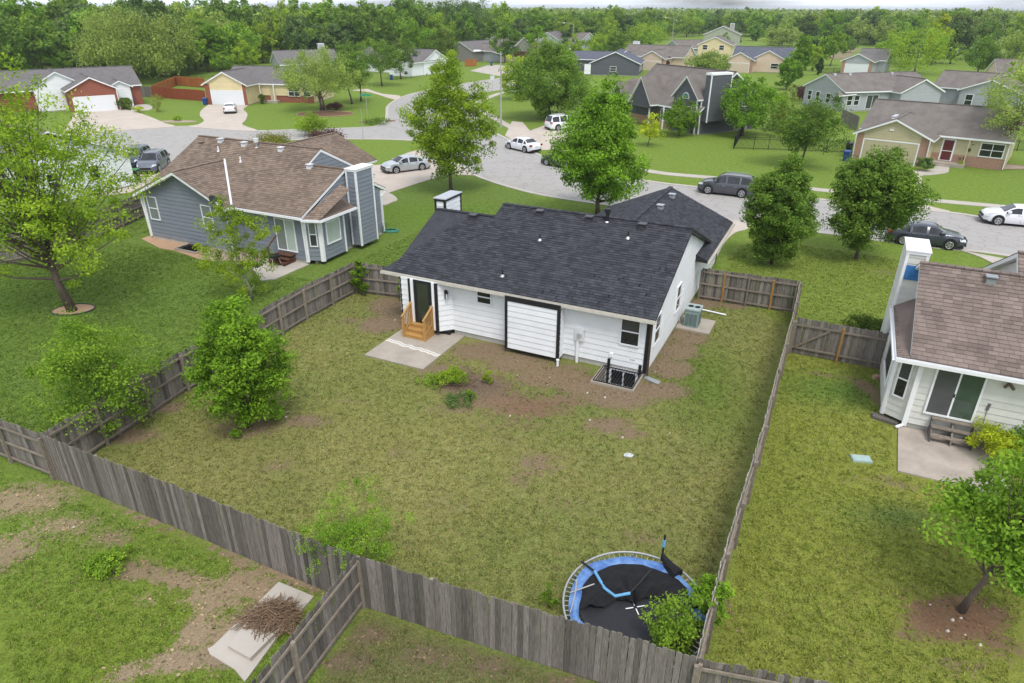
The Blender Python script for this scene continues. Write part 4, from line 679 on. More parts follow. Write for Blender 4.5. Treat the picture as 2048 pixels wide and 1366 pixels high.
for b in [(960, 702, 1.3, .9), (1040, 725, 1.6, 1), (1110, 750, 1.7, 1.1), (1180, 770, 1.5, 1.), (1240, 795, 1.4, .8), (1310, 780, 1.3, .8), (1335, 735, 1.1), (1350, 700, 1.1), (1375, 672, .9), (1410, 606, .9, .6), (1470, 612, .6, .4),
          (785, 612, 1.1), (760, 648, .9), (800, 640, 1.0), (700, 640, .8, .5, .6, 0, .5), (890, 745, 1.1, .8), (950, 770, 1.4, .9), (1000, 800, 1.3, .8, .6, 0, .75), (920, 815, 1, .5, .7, 0, .5), (1060, 815, 1.7, 1, .8, 0, .72), (1130, 800, 1.6, .6, .7, 0, .6), (1040, 850, 1.6, .6, .9, 0, .5),
          (1215, 850, .9, .5, .6, 0, .8), (1262, 868, .6, .3, .6, 0, .7), (1075, 925, 1.0, .8, .7, 0, .62), (1040, 955, .5, .5, .6, 0, .5), (1010, 880, 1.2, .6, .8, 0, .42), (610, 840, .9, .5, .6, 0, .62), (500, 850, 1.2, .7, .7, 0, .6), (700, 800, .8, .3, .7, 0, .4), (340, 815, .7, .4, .6, 0, .75), (240, 870, 1.4, .5, .6, 0, .7), (560, 930, .7, .4, .8, 0, .35),
          (800, 905, .4, .3, .6, 0, .4), (1300, 1075, 1.1, .4, .8, 0, .5), (1130, 1010, .7, .4, .8, 0, .35), (1560, 620, .4, .8, .6, 0, .4), (900, 1000, .8, .5, 1, 0, .3),
          (1735, 775, .45, 1.0, .5, .3, .85), (1762, 800, .4, .9, .5, 0, .8), (1650, 750, 1.2, .25, .6, -.4, .6), (1700, 960, .6, .25, .8, .3, .5), (1790, 965, .9, .3, .7, -.4, .7), (1600, 940, .5, .3, .8, 0, .4), (1960, 1000, .9, .4, .8, 0, .5),
          (1915, 1235, 1.5, .75, .35, .15, 1.), (1800, 1180, .7, .4, .7, 0, .5), (1830, 1270, .9, .35, .7, 0, .55), (2000, 1290, .8, .5, .6, 0, .6), (1920, 1330, 1.0, .25, .7, 0, .55), (1700, 1190, .4, .2, .8, 0, .3),
          (50, 1000, 1.6, .9, .6, 0, .75), (130, 1050, 1.5, .7, .7, 0, .6), (20, 1100, .9, .9, .7, 0, .7), (225, 1075, .8, .5, .7, 0, .65), (110, 905, 1.5, .35, .6, -.6, .7), (270, 1140, .8, .4, .6, 0, .8), (350, 1155, 1.2, .35, .6, -.2, .85), (430, 1195, .8, .4, .6, -.3, .9), (500, 1170, .9, .4, .5, -.5, .95), (400, 1260, .5, .6, .5, 0, .95), (360, 1320, .8, .35, .5, 0, .95), (460, 1280, .5, .9, .5, 0, .95), (260, 1345, .6, .3, .6, 0, .8), (300, 1200, .5, .3, .8, 0, .5),
          (590, 1150, 1.2, .3, .5, -.5, .95), (460, 1110, 1.0, .14, .5, -.45, .8), (300, 1040, 1.6, .14, .5, -.45, .8), (740, 1265, .5, .3, .7, 0, .6), (860, 1310, .9, .3, .8, 0, .5), (980, 1330, .8, .25, .7, 0, .45), (680, 1320, .8, .3, .7, 0, .6), (1150, 1366, 1, .3, .7, 0, .4),
          (1770, 545, 1.6, .8, .8, 0, .5), (1560, 545, 1.0, .5, .8, 0, .35), (1455, 1210, .12, 1.2, .6, .1, .6)]:
    b = list(b)+[None]*(7-len(b)); b[3] = b[3] or b[2]; b[4] = b[4] or .6; b[5] = b[5] or 0; b[6] = b[6] or 1.; b[6] *= 1.05 if (b[0] < 600 and b[1] > 890) or b[1] > 1250 else .88; b[4] *= 1.25; b[2], b[3] = (b[2]*.86, b[3]*.86) if b[1] > 690 and b[1] < 830 and 950 < b[0] < 1360 else (b[2], b[3]); dirt = np.maximum(dirt, blob(*b))
dirt += .12*n2*(yard+bl*.7+rightyard*.5+bm)+.10*noise2(.7, 9)*yard+.17*yard+.2*bm+.05*bl+.07*rightyard+.06*rfront
for b, c in (((970, 765, 1.9, 1.1), (.15, .105, .085)), ((1070, 815, 1.9, 1.2), (.21, .125, .085)), ((1915, 1235, 1.8, 1.0), (.19, .105, .07)), ((430, 1220, 3.2, 2.2), (.34, .25, .165)), ((60, 1020, 4, 2.4), (.34, .26, .165)), ((340, 1330, 3, 1), (.35, .26, .18)), ((850, 1320, 4, 1), (.19, .145, .095)), ((1095, 745, 2.4, 1.3), (.235, .165, .105))):
    mk = blob(*b)[:, None]; DC = DC*(1-mk)+np.array(c)*mk
G = G*np.array([.90, .88, .84]); DC = DC*.9
V = np.stack([X, Y, np.zeros(len(X))], 1); ii, jj = np.meshgrid(np.arange(nx-1), np.arange(ny-1)); a = (jj*nx+ii).ravel(); F = np.stack([a, a+1, a+nx+1, a+nx], 1)
cx = (X[F[:, 0]]+X[F[:, 2]])/2-5.836; cy = (Y[F[:, 0]]+Y[F[:, 2]])/2-25.855; cu = cx*math.cos(YAW)+cy*math.sin(YAW); cv = -cx*math.sin(YAW)+cy*math.cos(YAW)
F = F[~((cu > C0+.06) & (cu < C1-.06) & (cv > D0+.06) & (cv < .2))]
gm = bpy.data.materials.new('ground'); n, N, K = nodes(gm); o = N('ShaderNodeOutputMaterial'); b = N('ShaderNodeBsdfPrincipled'); K(b.outputs[0], o.inputs[0]); b.inputs['Roughness'].default_value = .95; b.inputs['Specular IOR Level'].default_value = .1
at = N('ShaderNodeAttribute'); at.attribute_name = 'grass_colour'; ad = N('ShaderNodeAttribute'); ad.attribute_name = 'soil_colour'; am = N('ShaderNodeAttribute'); am.attribute_name = 'soil'; g = N('ShaderNodeNewGeometry')
def nz(sc, det=4, rough=.7, dist=0):
    z = N('ShaderNodeTexNoise'); z.inputs['Scale'].default_value = sc; z.inputs['Detail'].default_value = det; z.inputs['Roughness'].default_value = rough; z.inputs['Distortion'].default_value = dist; K(g.outputs['Position'], z.inputs['Vector']); return z.outputs[0]
def mr(src, a0, a1, b0, b1, cl=True): r = N('ShaderNodeMapRange'); r.clamp = cl; K(src, r.inputs[0]); r.inputs[1].default_value = a0; r.inputs[2].default_value = a1; r.inputs[3].default_value = b0; r.inputs[4].default_value = b1; return r.outputs[0]
def mth(op, a_, b_):
    m = N('ShaderNodeMath'); m.operation = op
    for i, q in enumerate((a_, b_)):
        if isinstance(q, (int, float)): m.inputs[i].default_value = q
        else: K(q, m.inputs[i])
    return m.outputs[0]
def mixc(fac, a_, b_, mode='MIX'):
    m = N('ShaderNodeMixRGB'); m.blend_type = mode
    for i, q in enumerate((fac, a_, b_)):
        if isinstance(q, (int, float)): m.inputs[i].default_value = q
        elif isinstance(q, tuple): m.inputs[i].default_value = (*q, 1)
        else: K(q, m.inputs[i])
    return m.outputs[0]
fine = nz(15, 6, .85); med = nz(3.2, 6, .75, .5); vfine = nz(40, 4, .85); big = nz(.35, 4)
gc = mixc(1., at.outputs['Color'], mr(fine, .33, .67, .35, 1.65), 'MULTIPLY'); gc = mixc(1., gc, mr(vfine, .3, .7, .65, 1.35), 'MULTIPLY'); gc = mixc(1., gc, mr(med, .3, .7, .7, 1.32), 'MULTIPLY')
gc = mixc(mth('MULTIPLY', mr(nz(7, 5, .8, .3), .48, .68, 0, .55), mr(am.outputs['Fac'], .02, .1, .25, 1)), gc, mixc(1., at.outputs['Color'], (1.75, 1.25, 1.7), 'MULTIPLY')); gc = mixc(mr(big, .35, .65, .0, .25), gc, mixc(1., gc, (.75, .95, .8), 'MULTIPLY'))
sc_ = mixc(1., ad.outputs['Color'], mr(nz(11, 6, .75), .3, .7, .68, 1.35), 'MULTIPLY'); sc_ = mixc(1., sc_, mr(vfine, .3, .7, .72, 1.3), 'MULTIPLY'); sc_ = mixc(mr(nz(38, 2, .6), .66, .72, 0, .55), sc_, (.42, .35, .27))
sm = mth('ADD', am.outputs['Fac'], mth('ADD', mth('MULTIPLY', mth('SUBTRACT', med, .5), 1.5), mth('MULTIPLY', mth('SUBTRACT', fine, .5), 1.5))); sm = mr(sm, .44, .60, 0, .92)
K(mixc(sm, gc, sc_), b.inputs['Base Color']); bp = N('ShaderNodeBump'); bp.inputs['Strength'].default_value = .8; bp.inputs['Distance'].default_value = .05; K(mth('ADD', fine, mth('MULTIPLY', vfine, .6)), bp.inputs['Height']); K(bp.outputs[0], b.inputs['Normal'])
me = mesh_np('ground', V, F, gm)
for nm, arr in (('grass_colour', G), ('soil_colour', DC)):
    a = me.attributes.new(nm, 'FLOAT_COLOR', 'POINT'); a.data.foreach_set('color', np.concatenate([arr, np.ones((len(X), 1))], 1).astype(np.float32).ravel())
a = me.attributes.new('soil', 'FLOAT', 'POINT'); a.data.foreach_set('value', dirt.astype(np.float32)); link('ground', me, kind='structure')
# ------------------------------------------------------------------ roads, walks, drives
rm = bpy.data.materials.new('worn_asphalt'); n, N, K = nodes(rm); o = N('ShaderNodeOutputMaterial'); b = N('ShaderNodeBsdfPrincipled'); K(b.outputs[0], o.inputs[0]); b.inputs['Roughness'].default_value = .9; g = N('ShaderNodeNewGeometry')
z1 = nz(.5, 5); z2 = nz(30, 3, .7); vo = N('ShaderNodeTexVoronoi'); vo.feature = 'DISTANCE_TO_EDGE'; vo.inputs['Scale'].default_value = .75; wv = N('ShaderNodeVectorMath'); wv.operation = 'ADD'; zn = N('ShaderNodeTexNoise'); zn.inputs['Scale'].default_value = 1.5; zn.inputs['Detail'].default_value = 5; K(g.outputs['Position'], zn.inputs['Vector']); K(g.outputs['Position'], wv.inputs[0]); K(zn.outputs['Color'], wv.inputs[1]); K(wv.outputs[0], vo.inputs['Vector'])
rc = mixc(1., mixc(z1, (.30, .285, .27), (.37, .355, .34)), mr(z2, .3, .7, .86, 1.14), 'MULTIPLY'); rc = mixc(mr(vo.outputs['Distance'], .008, .034, .42, 0), rc, (.12, .11, .10)); K(rc, b.inputs['Base Color'])
gut = M('gutter_concrete', (.43, .40, .36), .85, .1, .8, fine=.08)
def sheet(name, pts, z, mat, kind='structure', px=True, thick=None, label=None, cat=None):
    q = [P2(*p) if px else p for p in pts]; a = sum(q[i-1][0]*q[i][1]-q[i][0]*q[i-1][1] for i in range(len(q)))
    if a < 0: q = q[::-1]
    return ground_slab(name, q, z, mat, thick or z+.004, label, cat, kind)
def spline(pts, n=6):
    out = []; p = [np.array(q, float) for q in pts]
    for i in range(len(p)-1):
        a, b, c, d = p[max(i-1, 0)], p[i], p[i+1], p[min(i+2, len(p)-1)]
        for k in range(n): t = k/n; out.append(.5*((2*b)+(-a+c)*t+(2*a-5*b+4*c-d)*t*t+(-a+3*b-3*c+d)*t**3))
    out.append(p[-1]); return [tuple(q) for q in out]
def strip(name, pts, off0, off1, z, mat, th=None, par=None):   # ribbon beside a pixel polyline, joints every 3 m
    q = [np.array(P2(*p)) for p in pts]; m = MB(); L_ = []
    for i in range(len(q)):
        d = q[min(i+1, len(q)-1)]-q[max(i-1, 0)]; d /= np.linalg.norm(d); nrm = np.array([-d[1], d[0]]); L_.append((q[i]+nrm*off0, q[i]+nrm*off1))
    for i in range(len(q)-1): (a, b_), (c, d) = L_[i], L_[i+1]; m.hexa([(*a, -.05), (*b_, -.05), (*d, -.05), (*c, -.05), (*a, z), (*b_, z), (*d, z), (*c, z)])
    return m.build(name, mat, par, kind=None if par else 'structure')
near = spline([(2300, 560), (2006, 512), (1921, 502), (1871, 497), (1753, 482), (1618, 464), (1480, 446), (1300, 423), (1114, 397), (1023, 377), (947, 351), (905, 322), (880, 300), (858, 288), (810, 281), (700, 279), (600, 280), (480, 290), (380, 322), (330, 370)])
far = spline([(2300, 478), (2048, 446), (1966, 434), (1898, 424), (1750, 410), (1606, 394), (1394, 373), (1294, 361), (1180, 340), (1111, 322), (1064, 301), (1020, 279), (985, 262), (962, 247), (950, 228), (940, 210), (950, 192), (975, 184), (1010, 179), (1060, 172), (1120, 168)])
inner = spline([(1120, 148), (1060, 151), (1017, 155), (985, 159), (945, 165), (900, 172), (845, 183), (810, 193), (790, 203), (778, 214), (777, 227), (775, 240), (760, 251), (737, 255), (665, 258), (590, 260), (512, 262), (425, 254), (325, 255), (223, 263), (150, 285), (120, 320), (140, 360)])
road = near+far[::-1]*0
sheet('road', near+[(250, 372), (200, 372)]+inner[::-1]+far[::-1], .006, rm)
strip('kerb', near, -.0, -.45, .05, gut); strip('kerb', far, 0, .45, .05, gut); strip('kerb', inner, 0, -.45, .05, gut)
strip('sidewalk', spline([(2300, 446), (2047, 415), (1841, 396), (1668, 380), (1603, 373), (1434, 354), (1319, 343), (1200, 318), (1110, 292), (1024, 251), (985, 229), (955, 212)]), -.0, 1.2, .045, walk_mat)
strip('sidewalk', spline([(955, 206), (985, 192), (1010, 185), (1060, 178)]), -.6, .6, .046, walk_mat)
SL = lambda lab, pts, z=.052, mat=drive_mat, cat='driveway', name='driveway': sheet(name, pts, z, mat, None, label=lab, cat=cat)
SL('concrete driveway of the blue-grey house curving past the silver sedan', spline([(947, 351), (882, 354), (772, 388), (700, 410), (690, 340), (762, 330), (800, 312), (850, 300), (905, 322), (947, 351)], 4)); SL('rounded concrete landing at the corner of the blue-grey house', spline([(768, 385), (785, 390), (795, 400), (785, 405), (768, 411), (745, 405), (750, 390), (768, 385)], 4), .058, walk_mat, 'landing', 'landing')
SL('concrete driveway of the white house running down its right side to the street', spline([(1434, 514), (1450, 485), (1470, 466), (1494, 459), (1500, 448)], 3)+[(1330, 427), (1330, 470)])
SL('wide concrete driveway in front of the red brick house', spline([(150, 226), (230, 219), (262, 222), (300, 234), (330, 247), (345, 254), (223, 263), (170, 275), (120, 280)], 3)); SL('concrete driveway of the yellow house with the white hatchback', spline([(416, 210), (402, 222), (400, 232), (408, 242), (395, 250), (380, 254), (512, 263), (485, 250), (492, 240), (495, 228), (487, 219), (497, 211)], 3))
SL('concrete driveway left of the yellow house corner leading to the round trees', spline([(700, 181), (740, 185), (790, 200), (800, 192), (765, 188), (735, 178)], 3)); SL('driveway with the silver SUV parked under the dark oak', [(1010, 272), (1062, 301), (1100, 300), (1180, 262), (1120, 240), (1060, 262), (1045, 245), (1024, 243)])
SL('concrete driveway below the tan garage door meeting the sidewalk', spline([(1848, 340), (1843, 360), (1841, 392), (1843, 402), (1862, 414), (1898, 424), (1750, 410), (1760, 404), (1795, 398), (1800, 380), (1790, 345)], 3)); SL('short front walk from the tan house porch to its driveway', spline([(1868, 320), (1893, 328), (1898, 340), (1890, 347), (1845, 351), (1845, 343), (1868, 338)], 3), .06, walk_mat, 'front walk', 'front_walk')
SL('driveway at the far side street house behind the lamp post', [(940, 142), (1030, 158), (1060, 150), (1000, 130), (975, 131)], .05, walk_mat); SL('driveway beside the off-white house by the street on the right', spline([(1921, 502), (1960, 515), (2010, 540), (2100, 580), (2200, 560), (2040, 524)], 2), .05, walk_mat)
SL('driveway with two parked cars left of the blue-grey house', [(330, 352), (262, 385), (150, 400), (180, 330), (260, 300), (330, 330)]); SL('curved walk by the boxwood of the red brick house', spline([(262, 212), (290, 209), (305, 214), (300, 220), (275, 222), (262, 226)], 3), .056, walk_mat, 'front walk', 'front_walk')
SL('light concrete walk at the bottom left beside the brush heap', [(416, 1300), (428, 1293), (558, 1166), (628, 1195), (560, 1270), (490, 1366), (470, 1341), (421, 1311)], .05, walk_mat, 'walkway', 'walkway')
m = MB(); a = [P(533, 1192, .2), P(590, 1225, .2), P(500, 1315, .2), P(455, 1290, .2)]; m.prism([(q[0], q[1], .05) for q in a][::-1] if False else [(q[0], q[1], .05) for q in a], (0, 0, .13)); m.build('concrete_block', walk_mat, None, label='loose concrete slab under the heap of dead branches', cat='concrete slab')
# beds
bark = M('bark_mulch', (.16, .085, .05), .95, .35, 30, fine=.35, bump=.5); gravel = M('river_gravel', (.34, .27, .21), .95, .3, 25, fine=.4, bump=.6); chips = M('cedar_chips', (.42, .27, .17), .95, .3, 30, fine=.4, bump=.6)
def bed(lab, px, py, rx, ry, mat, edge=None, ang=0):
    c = P(px, py); pts = [(c[0]+rx*math.cos(a)*math.cos(ang)-ry*math.sin(a)*math.sin(ang), c[1]+rx*math.cos(a)*math.sin(ang)+ry*math.sin(a)*math.cos(ang)) for a in np.linspace(0, 2*math.pi, 28)[:-1]]
    t = thing('planting_bed', lab, 'planting bed', (c[0], c[1], 0)); m = MB(); m.prism([(x-c[0], y-c[1], -.03) for x, y in pts], (0, 0, .06)); m.build('mulch', mat, t)
    if edge: m = MB(); m.tube([(x-c[0], y-c[1], .05) for x, y in pts+pts[:1]], .035, 6); m.build('edging', edge, t)
ged = M('green_edging', (.03, .055, .035), .6); bed('oval ring of wood chips with dark edging round the big maple trunk', 147, 620, 1.05, .75, chips, ged, .1); bed('reddish mulch bed under the round tree on the yellow house corner', 650, 228, 4.2, 3.0, bark, M('stone_edge', (.42, .33, .22), .8), 0)
bed('small planted bed on the street corner across from the silver sedan', 755, 243, 2.6, 1.0, bark, None, .3); bed('round gravel bed beside the red brick driveway', 215, 252, 3.2, 1.6, gravel); bed('pale gravel patch with a shrub between the two driveways', 356, 243, 2.6, 1.0, gravel)
bed('round mulch ring under the sparse tree at the right edge', 2010, 334, 2.2, 1.2, gravel, M('ring_stone', (.3, .2, .15), .8)); bed('dark planting bed along the front of the yellow house', 545, 198, 5.5, 1.2, bark, None, .1)
sheet('gravel_strip', [(283, 478), (300, 472), (455, 497), (560, 518), (520, 522), (455, 520), (420, 522), (395, 518), (350, 502), (320, 497)], .03, chips, None, label='strip of orange wood chips along the wall of the blue-grey house', cat='gravel strip')
sheet('gravel_strip', [(395, 518), (420, 503), (470, 503), (520, 512), (512, 523), (455, 521), (430, 523)], .036, gravel, None, label='pale gravel patch by the capped pipe at the blue-grey house', cat='gravel strip')
sheet('field', [(1655, 118), (1695, 118), (1720, 96), (1690, 92), (1656, 95)], .02, M('dry_field', (.20, .17, .09), .95, .3, .4))
# ------------------------------------------------------------------ grass tufts on the near lawns (uncountable)
r = np.random.default_rng(8); NT = 95000
tx = r.uniform(-36, 34, NT*3); ty = 8.5+49*r.random(NT*3)**1.35
ix = np.clip(np.searchsorted(gx, tx), 0, nx-1); iy = np.clip(np.searchsorted(gy, ty), 0, ny-1); gi = iy*nx+ix
vis = (np.abs(tx) < .80*ty+3.2); dd_ = dirt[gi]+r.normal(size=len(tx))*.16; keep = vis & (dd_ < .5) & (r.random(len(tx)) < np.clip((56-ty)/14, 0, 1)) & (np.maximum.reduce([leftlawn, rfront, yard, rightyard, bl, bm])[gi] > .97)
def rect(x, y, O, u0, u1, v0, v1): a = (x-O[0])*math.cos(YAW)+(y-O[1])*math.sin(YAW); b = -(x-O[0])*math.sin(YAW)+(y-O[1])*math.cos(YAW); return (a > u0)&(a < u1)&(b > v0)&(b < v1)
OM = (5.836, 25.855); OR_ = (RX, RY); OG = (-18.115, 41.85)
for a in ((OM, -13.2, .02, -.7, 17), (OM, -12.3, -8.95, -4, 0), (OM, -2.05, .05, -1.7, 0), (OM, 0, 1.8, 5.3, 7.3), (OR_, -.9, 12, -.1, 9), (OR_, -.4, 3.5, -3.4, 0), (OG, -9, 8, -1.5, 17), (OG, 2.2, 6, -3, .7)): keep &= ~rect(tx, ty, *a)
q = [P2(*p) for p in [(410, 1300), (428, 1288), (558, 1160), (634, 1195), (560, 1270), (485, 1372)]]; ins = np.zeros(len(tx), bool)
for i in range(len(q)): (x0, y0), (x1, y1) = q[i-1], q[i]; ins ^= ((y0 > ty) != (y1 > ty)) & (tx < (x1-x0)*(ty-y0)/((y1-y0) or 1e-9)+x0)
keep &= ~ins; c = P(1722, 919); keep &= np.hypot(tx-c[0], ty-c[1]) > .4; c = P(147, 620); keep &= np.hypot(tx-c[0], ty-c[1]) > 1.1
tx, ty, gi = tx[keep][:NT], ty[keep][:NT], gi[keep][:NT]; nT = len(tx); nb = 5; X0 = np.repeat(tx, nb)+r.normal(size=nT*nb)*.045; Y0 = np.repeat(ty, nb)+r.normal(size=nT*nb)*.045
hh_ = np.repeat(r.uniform(.025, .07, nT), nb)*r.uniform(.6, 1.3, nT*nb); a = r.uniform(0, 6.28, nT*nb); ln = r.uniform(.2, 1.1, nT*nb)*hh_; wv_ = r.uniform(.012, .024, nT*nb); b2 = r.uniform(0, 6.28, nT*nb)
A = np.stack([X0-np.cos(b2)*wv_, Y0-np.sin(b2)*wv_, np.zeros(nT*nb)], 1); B = np.stack([X0+np.cos(b2)*wv_, Y0+np.sin(b2)*wv_, np.zeros(nT*nb)], 1); Cc = np.stack([X0+np.cos(a)*ln, Y0+np.sin(a)*ln, hh_], 1)
Vg = np.stack([A, B, Cc], 1).reshape(-1, 3); base = G[gi]; k_ = r.random(nT)[:, None]; straw = np.array([.30, .25, .12]); yy = (yard[gi]*.24+bm[gi]*.35+rightyard[gi]*.14+bl[gi]*.1)[:, None]
colr = np.where(k_ < yy, base*.35+straw*.65, np.where(k_ > .72, base*np.array([.7, .85, .65]), base*np.array([1.35, 1.4, 1.15])))*r.uniform(.75, 1.35, (nT, 1)); colr = np.repeat(colr, nb, 0)*r.uniform(.8, 1.25, (nT*nb, 1))
gm2 = bpy.data.materials.new('grass_blade'); n, N, K = nodes(gm2); o = N('ShaderNodeOutputMaterial'); bs = N('ShaderNodeBsdfPrincipled'); tr_ = N('ShaderNodeBsdfTranslucent'); ms = N('ShaderNodeMixShader'); ms.inputs[0].default_value = .3; at = N('ShaderNodeAttribute'); at.attribute_name = 'blade_colour'; bs.inputs['Roughness'].default_value = .7; bs.inputs['Specular IOR Level'].default_value = .2
K(at.outputs['Color'], bs.inputs['Base Color']); K(at.outputs['Color'], tr_.inputs[0]); K(bs.outputs[0], ms.inputs[1]); K(tr_.outputs[0], ms.inputs[2]); K(ms.outputs[0], o.inputs[0])
mg = mesh_np('grass', Vg, np.arange(len(Vg)).reshape(-1, 3), gm2); at_ = mg.attributes.new('blade_colour', 'FLOAT_COLOR', 'FACE'); at_.data.foreach_set('color', np.concatenate([colr, np.ones((len(colr), 1))], 1).astype(np.float32).ravel()); link('grass', mg, kind='stuff')
# loose litter on the bare soil
tx = r.uniform(-19, 18, 40000); ty = r.uniform(9, 34, 40000); ix = np.clip(np.searchsorted(gx, tx), 0, nx-1); iy = np.clip(np.searchsorted(gy, ty), 0, ny-1); gi = iy*nx+ix; keep = (dirt[gi] > .45)&(np.abs(tx) < .8*ty+3)
for a in ((OM, -13.2, .02, -.7, 17), (OM, -12.3, -8.95, -4, 0), (OM, -2.05, .05, -1.7, 0), (OM, 0, 1.8, 5.3, 7.3), (OR_, -.9, 12, -.1, 9), (OR_, -.4, 3.5, -3.4, 0)): keep &= ~rect(tx, ty, *a)
tx, ty, gi = tx[keep][:9000], ty[keep][:9000], gi[keep][:9000]; n_ = len(tx); s = r.uniform(.012, .045, n_); a = r.uniform(0, 6.28, n_); as_ = r.uniform(.25, .8, n_); c_, s_ = np.cos(a), np.sin(a)
V4 = np.stack([np.stack([tx+c_*s*i-s_*s*as_*j, ty+s_*s*i+c_*s*as_*j, .006+r.random(n_)*.02], 1) for i, j in ((-1, -1), (1, -1), (1, 1), (-1, 1))], 1).reshape(-1, 3); col4 = DC[gi]*r.uniform(.5, 2.1, (n_, 1))*np.array([1, .97, .93])
ml = mesh_np('leaf_litter', V4, np.arange(n_*4).reshape(-1, 4), gm2); at_ = ml.attributes.new('blade_colour', 'FLOAT_COLOR', 'FACE'); at_.data.foreach_set('color', np.concatenate([np.clip(col4, 0, .6), np.ones((n_, 1))], 1).astype(np.float32).ravel()); link('leaf_litter', ml, kind='stuff')
# ------------------------------------------------------------------ fences
def picket_mesh(w_, h, seed, dog=True):
    rn = random.Random(seed); m = MB(); c = .03 if dog else .004; b = rn.uniform(-.01, .01)
    m.prism([(-w_/2, 0, 0), (w_/2, 0, 0), (w_/2+b, 0, h-c), (w_/2-c+b, 0, h), (-w_/2+c+b, 0, h), (-w_/2+b, 0, h-c)], (0, .018, 0), rn.random()); return m
def fence(label, pts, h=1.78, side=1, post=2.4, mat=None, railm=None, parts=True, w_=.135, name='wooden_fence', base=.04, posth=None, postm=None, rails=(.25, .92, 1.55), postside=None, caps=False, skip=()):
    """pts ground line; side=+1 rails and posts stand on the left of the direction, boards on the right"""
    mat = mat or grey_wood; railm = railm or rail_wood; rn = random.Random(len(label)*13+len(pts)); t = thing(name, label, 'fence', (*pts[0], 0))
    Pm = [picket_mesh(w_, h+d, i).mesh('board', mat) for i, d in enumerate((0, .02, -.02, .01, -.01, .03, -.035, 0))]; big = MB(); O = Vector((*pts[0], 0)); cnt = 0
    for (a, b) in zip(pts[:-1], pts[1:]):
        a = Vector((*a, 0)); b = Vector((*b, 0)); L_ = (b-a).length; d = (b-a)/L_; n = Vector((-d.y, d.x, 0))*side; ang = math.atan2(d.y, d.x); s = 0.
        k = int(L_/(w_+.006)); sag = 0
        for i in range(k):
            s = (i+.5)*L_/k; p = a+d*s+n*rn.uniform(-.006, .006)-O; bz = base+.02*math.sin(s*.8+a.x)
            if parts and cnt < 300: cnt += 1; link('board', Pm[rn.randrange(8)], t, loc=(p.x, p.y, bz+rn.uniform(-.012, .012)), rot=(rn.uniform(-.012, .012), rn.uniform(-.008, .008), ang+rn.uniform(-.02, .02)))
            else:
                ex, z1 = d*(w_/2), h+rn.uniform(-.03, .03); q = n*.018; ti = rn.random(); lo = Vector((0, 0, bz)); hi = Vector((0, 0, bz+z1-.03)); hh = Vector((0, 0, bz+z1))
                big.prism([p-ex+lo, p+ex+lo, p+ex+hi, p+ex*.55+hh, p-ex*.55+hh, p-ex+hi], tuple(q), ti)
        np_ = max(1, round(L_/post))
        for j in range(np_+1):
            q = a+d*(L_*j/np_)+n*.09-O; hp = (posth or h-.08)+rn.uniform(-.03, .03); m = MB(); m.bar((q.x, q.y, -.05), (q.x+rn.uniform(-.02, .02), q.y+rn.uniform(-.02, .02), hp), .09, .09, rn.random(), up=tuple(d)); m.build('post', (postm if (postm and j % 2) else railm), t)
            if j < np_:
                r = a+d*(L_*(j+1)/np_)+n*.09-O
                for z in rails: m = MB(); o = n*-.04; m.bar((q.x+o.x, q.y+o.y, z+rn.uniform(-.02, .02)), (r.x+o.x, r.y+o.y, z+rn.uniform(-.02, .02)), .04, .085, rn.random()); m.build('rail', railm, t)
    if big.v: big.build('board_run', mat, t, kind='stuff')
    return t
A0 = P2(113, 957); A1 = P2(724, 1214); dA = np.array(A1)-np.array(A0); A2_ = (4.05, 10.1); M2 = P2(651, 1172)
fence('long weathered grey board fence along the near edge of the centre yard', [A0, A1], side=1, rails=(.3, .95, 1.5))
fence('dark grey board fence in the foreground right of the fence corner, running to the trampoline', [A1, A2_], side=1, rails=(.3, .95, 1.5), w_=.14)
fence('grey fence at the left edge with a round leaning post and pale rails', [P2(-190, 838), A0], side=-1, rails=(.22, .9, 1.5))
pl_ = [P2(140, 925), P2(375, 782), P2(510, 705), P2(612, 640), P2(712, 585)]
fence('side fence with pale rails between the centre yard and the left lawn', [A0]+pl_[1:], side=-1, rails=(.2, .92, 1.6), w_=.14)
fence('short fence run from the vine corner to the white house', [pl_[-1], P2(808, 597)], side=-1, rails=(.2, .92, 1.6), w_=.14)
F4 = P2(1588, 627); fence('long fence seen edge on between the centre yard and the right lawn', [A2_, (5.6, 13.4), (8.62, 19.4), (10.52, 23.4), (12.8, 28.1), F4], mat=M('silver_wood', (.21, .19, .165), .85, .25, 20, tint=.15, rnd=.25, fine=.2, stretch=(3.2, 3.2, .16), col2=(.42, .39, .35)), side=-1, rails=(.25, .92, 1.5), w_=.14)
orange_post = M('cedar_post', (.34, .17, .05), .7, .2, 8)
fence('fence with gate and two orange posts behind the air conditioner', [P2(1397, 597), F4], side=-1, post=1.3, rails=(.2, .92, 1.6), postm=orange_post, w_=.14)
fence('gate fence with diagonal brace between the right lawn and the off-white house', [P2(1580, 706), P2(1768, 742)], side=-1, post=1.6, rails=(.35, 1.5), postm=orange_post, w_=.14)
GT_ = [o for o in scene.objects if o.get('label', '').startswith('gate fence with diagonal')][0]; d = Vector((*P2(1768, 742), 0))-Vector((*P2(1580, 706), 0)); d.normalize(); n = Vector((d.y, -d.x, 0)); m = MB(); m.bar(d*.12+n*.07+Vector((0, 0, .4)), d*1.45+n*.07+Vector((0, 0, 1.45)), .04, .09); m.build('brace', rail_wood, GT_)
fence('foreground fence with pale rails running down to the bottom edge from the fence corner', [A1, P2(598, 1385), P2(500, 1520)], side=1, rails=(.2, .92, 1.6), w_=.14, post=2.2)
fence('short fence at the bottom edge right of the trampoline corner', [A2_, P2(1640, 1480)], side=-1, rails=(.3, .95, 1.55), w_=.14)
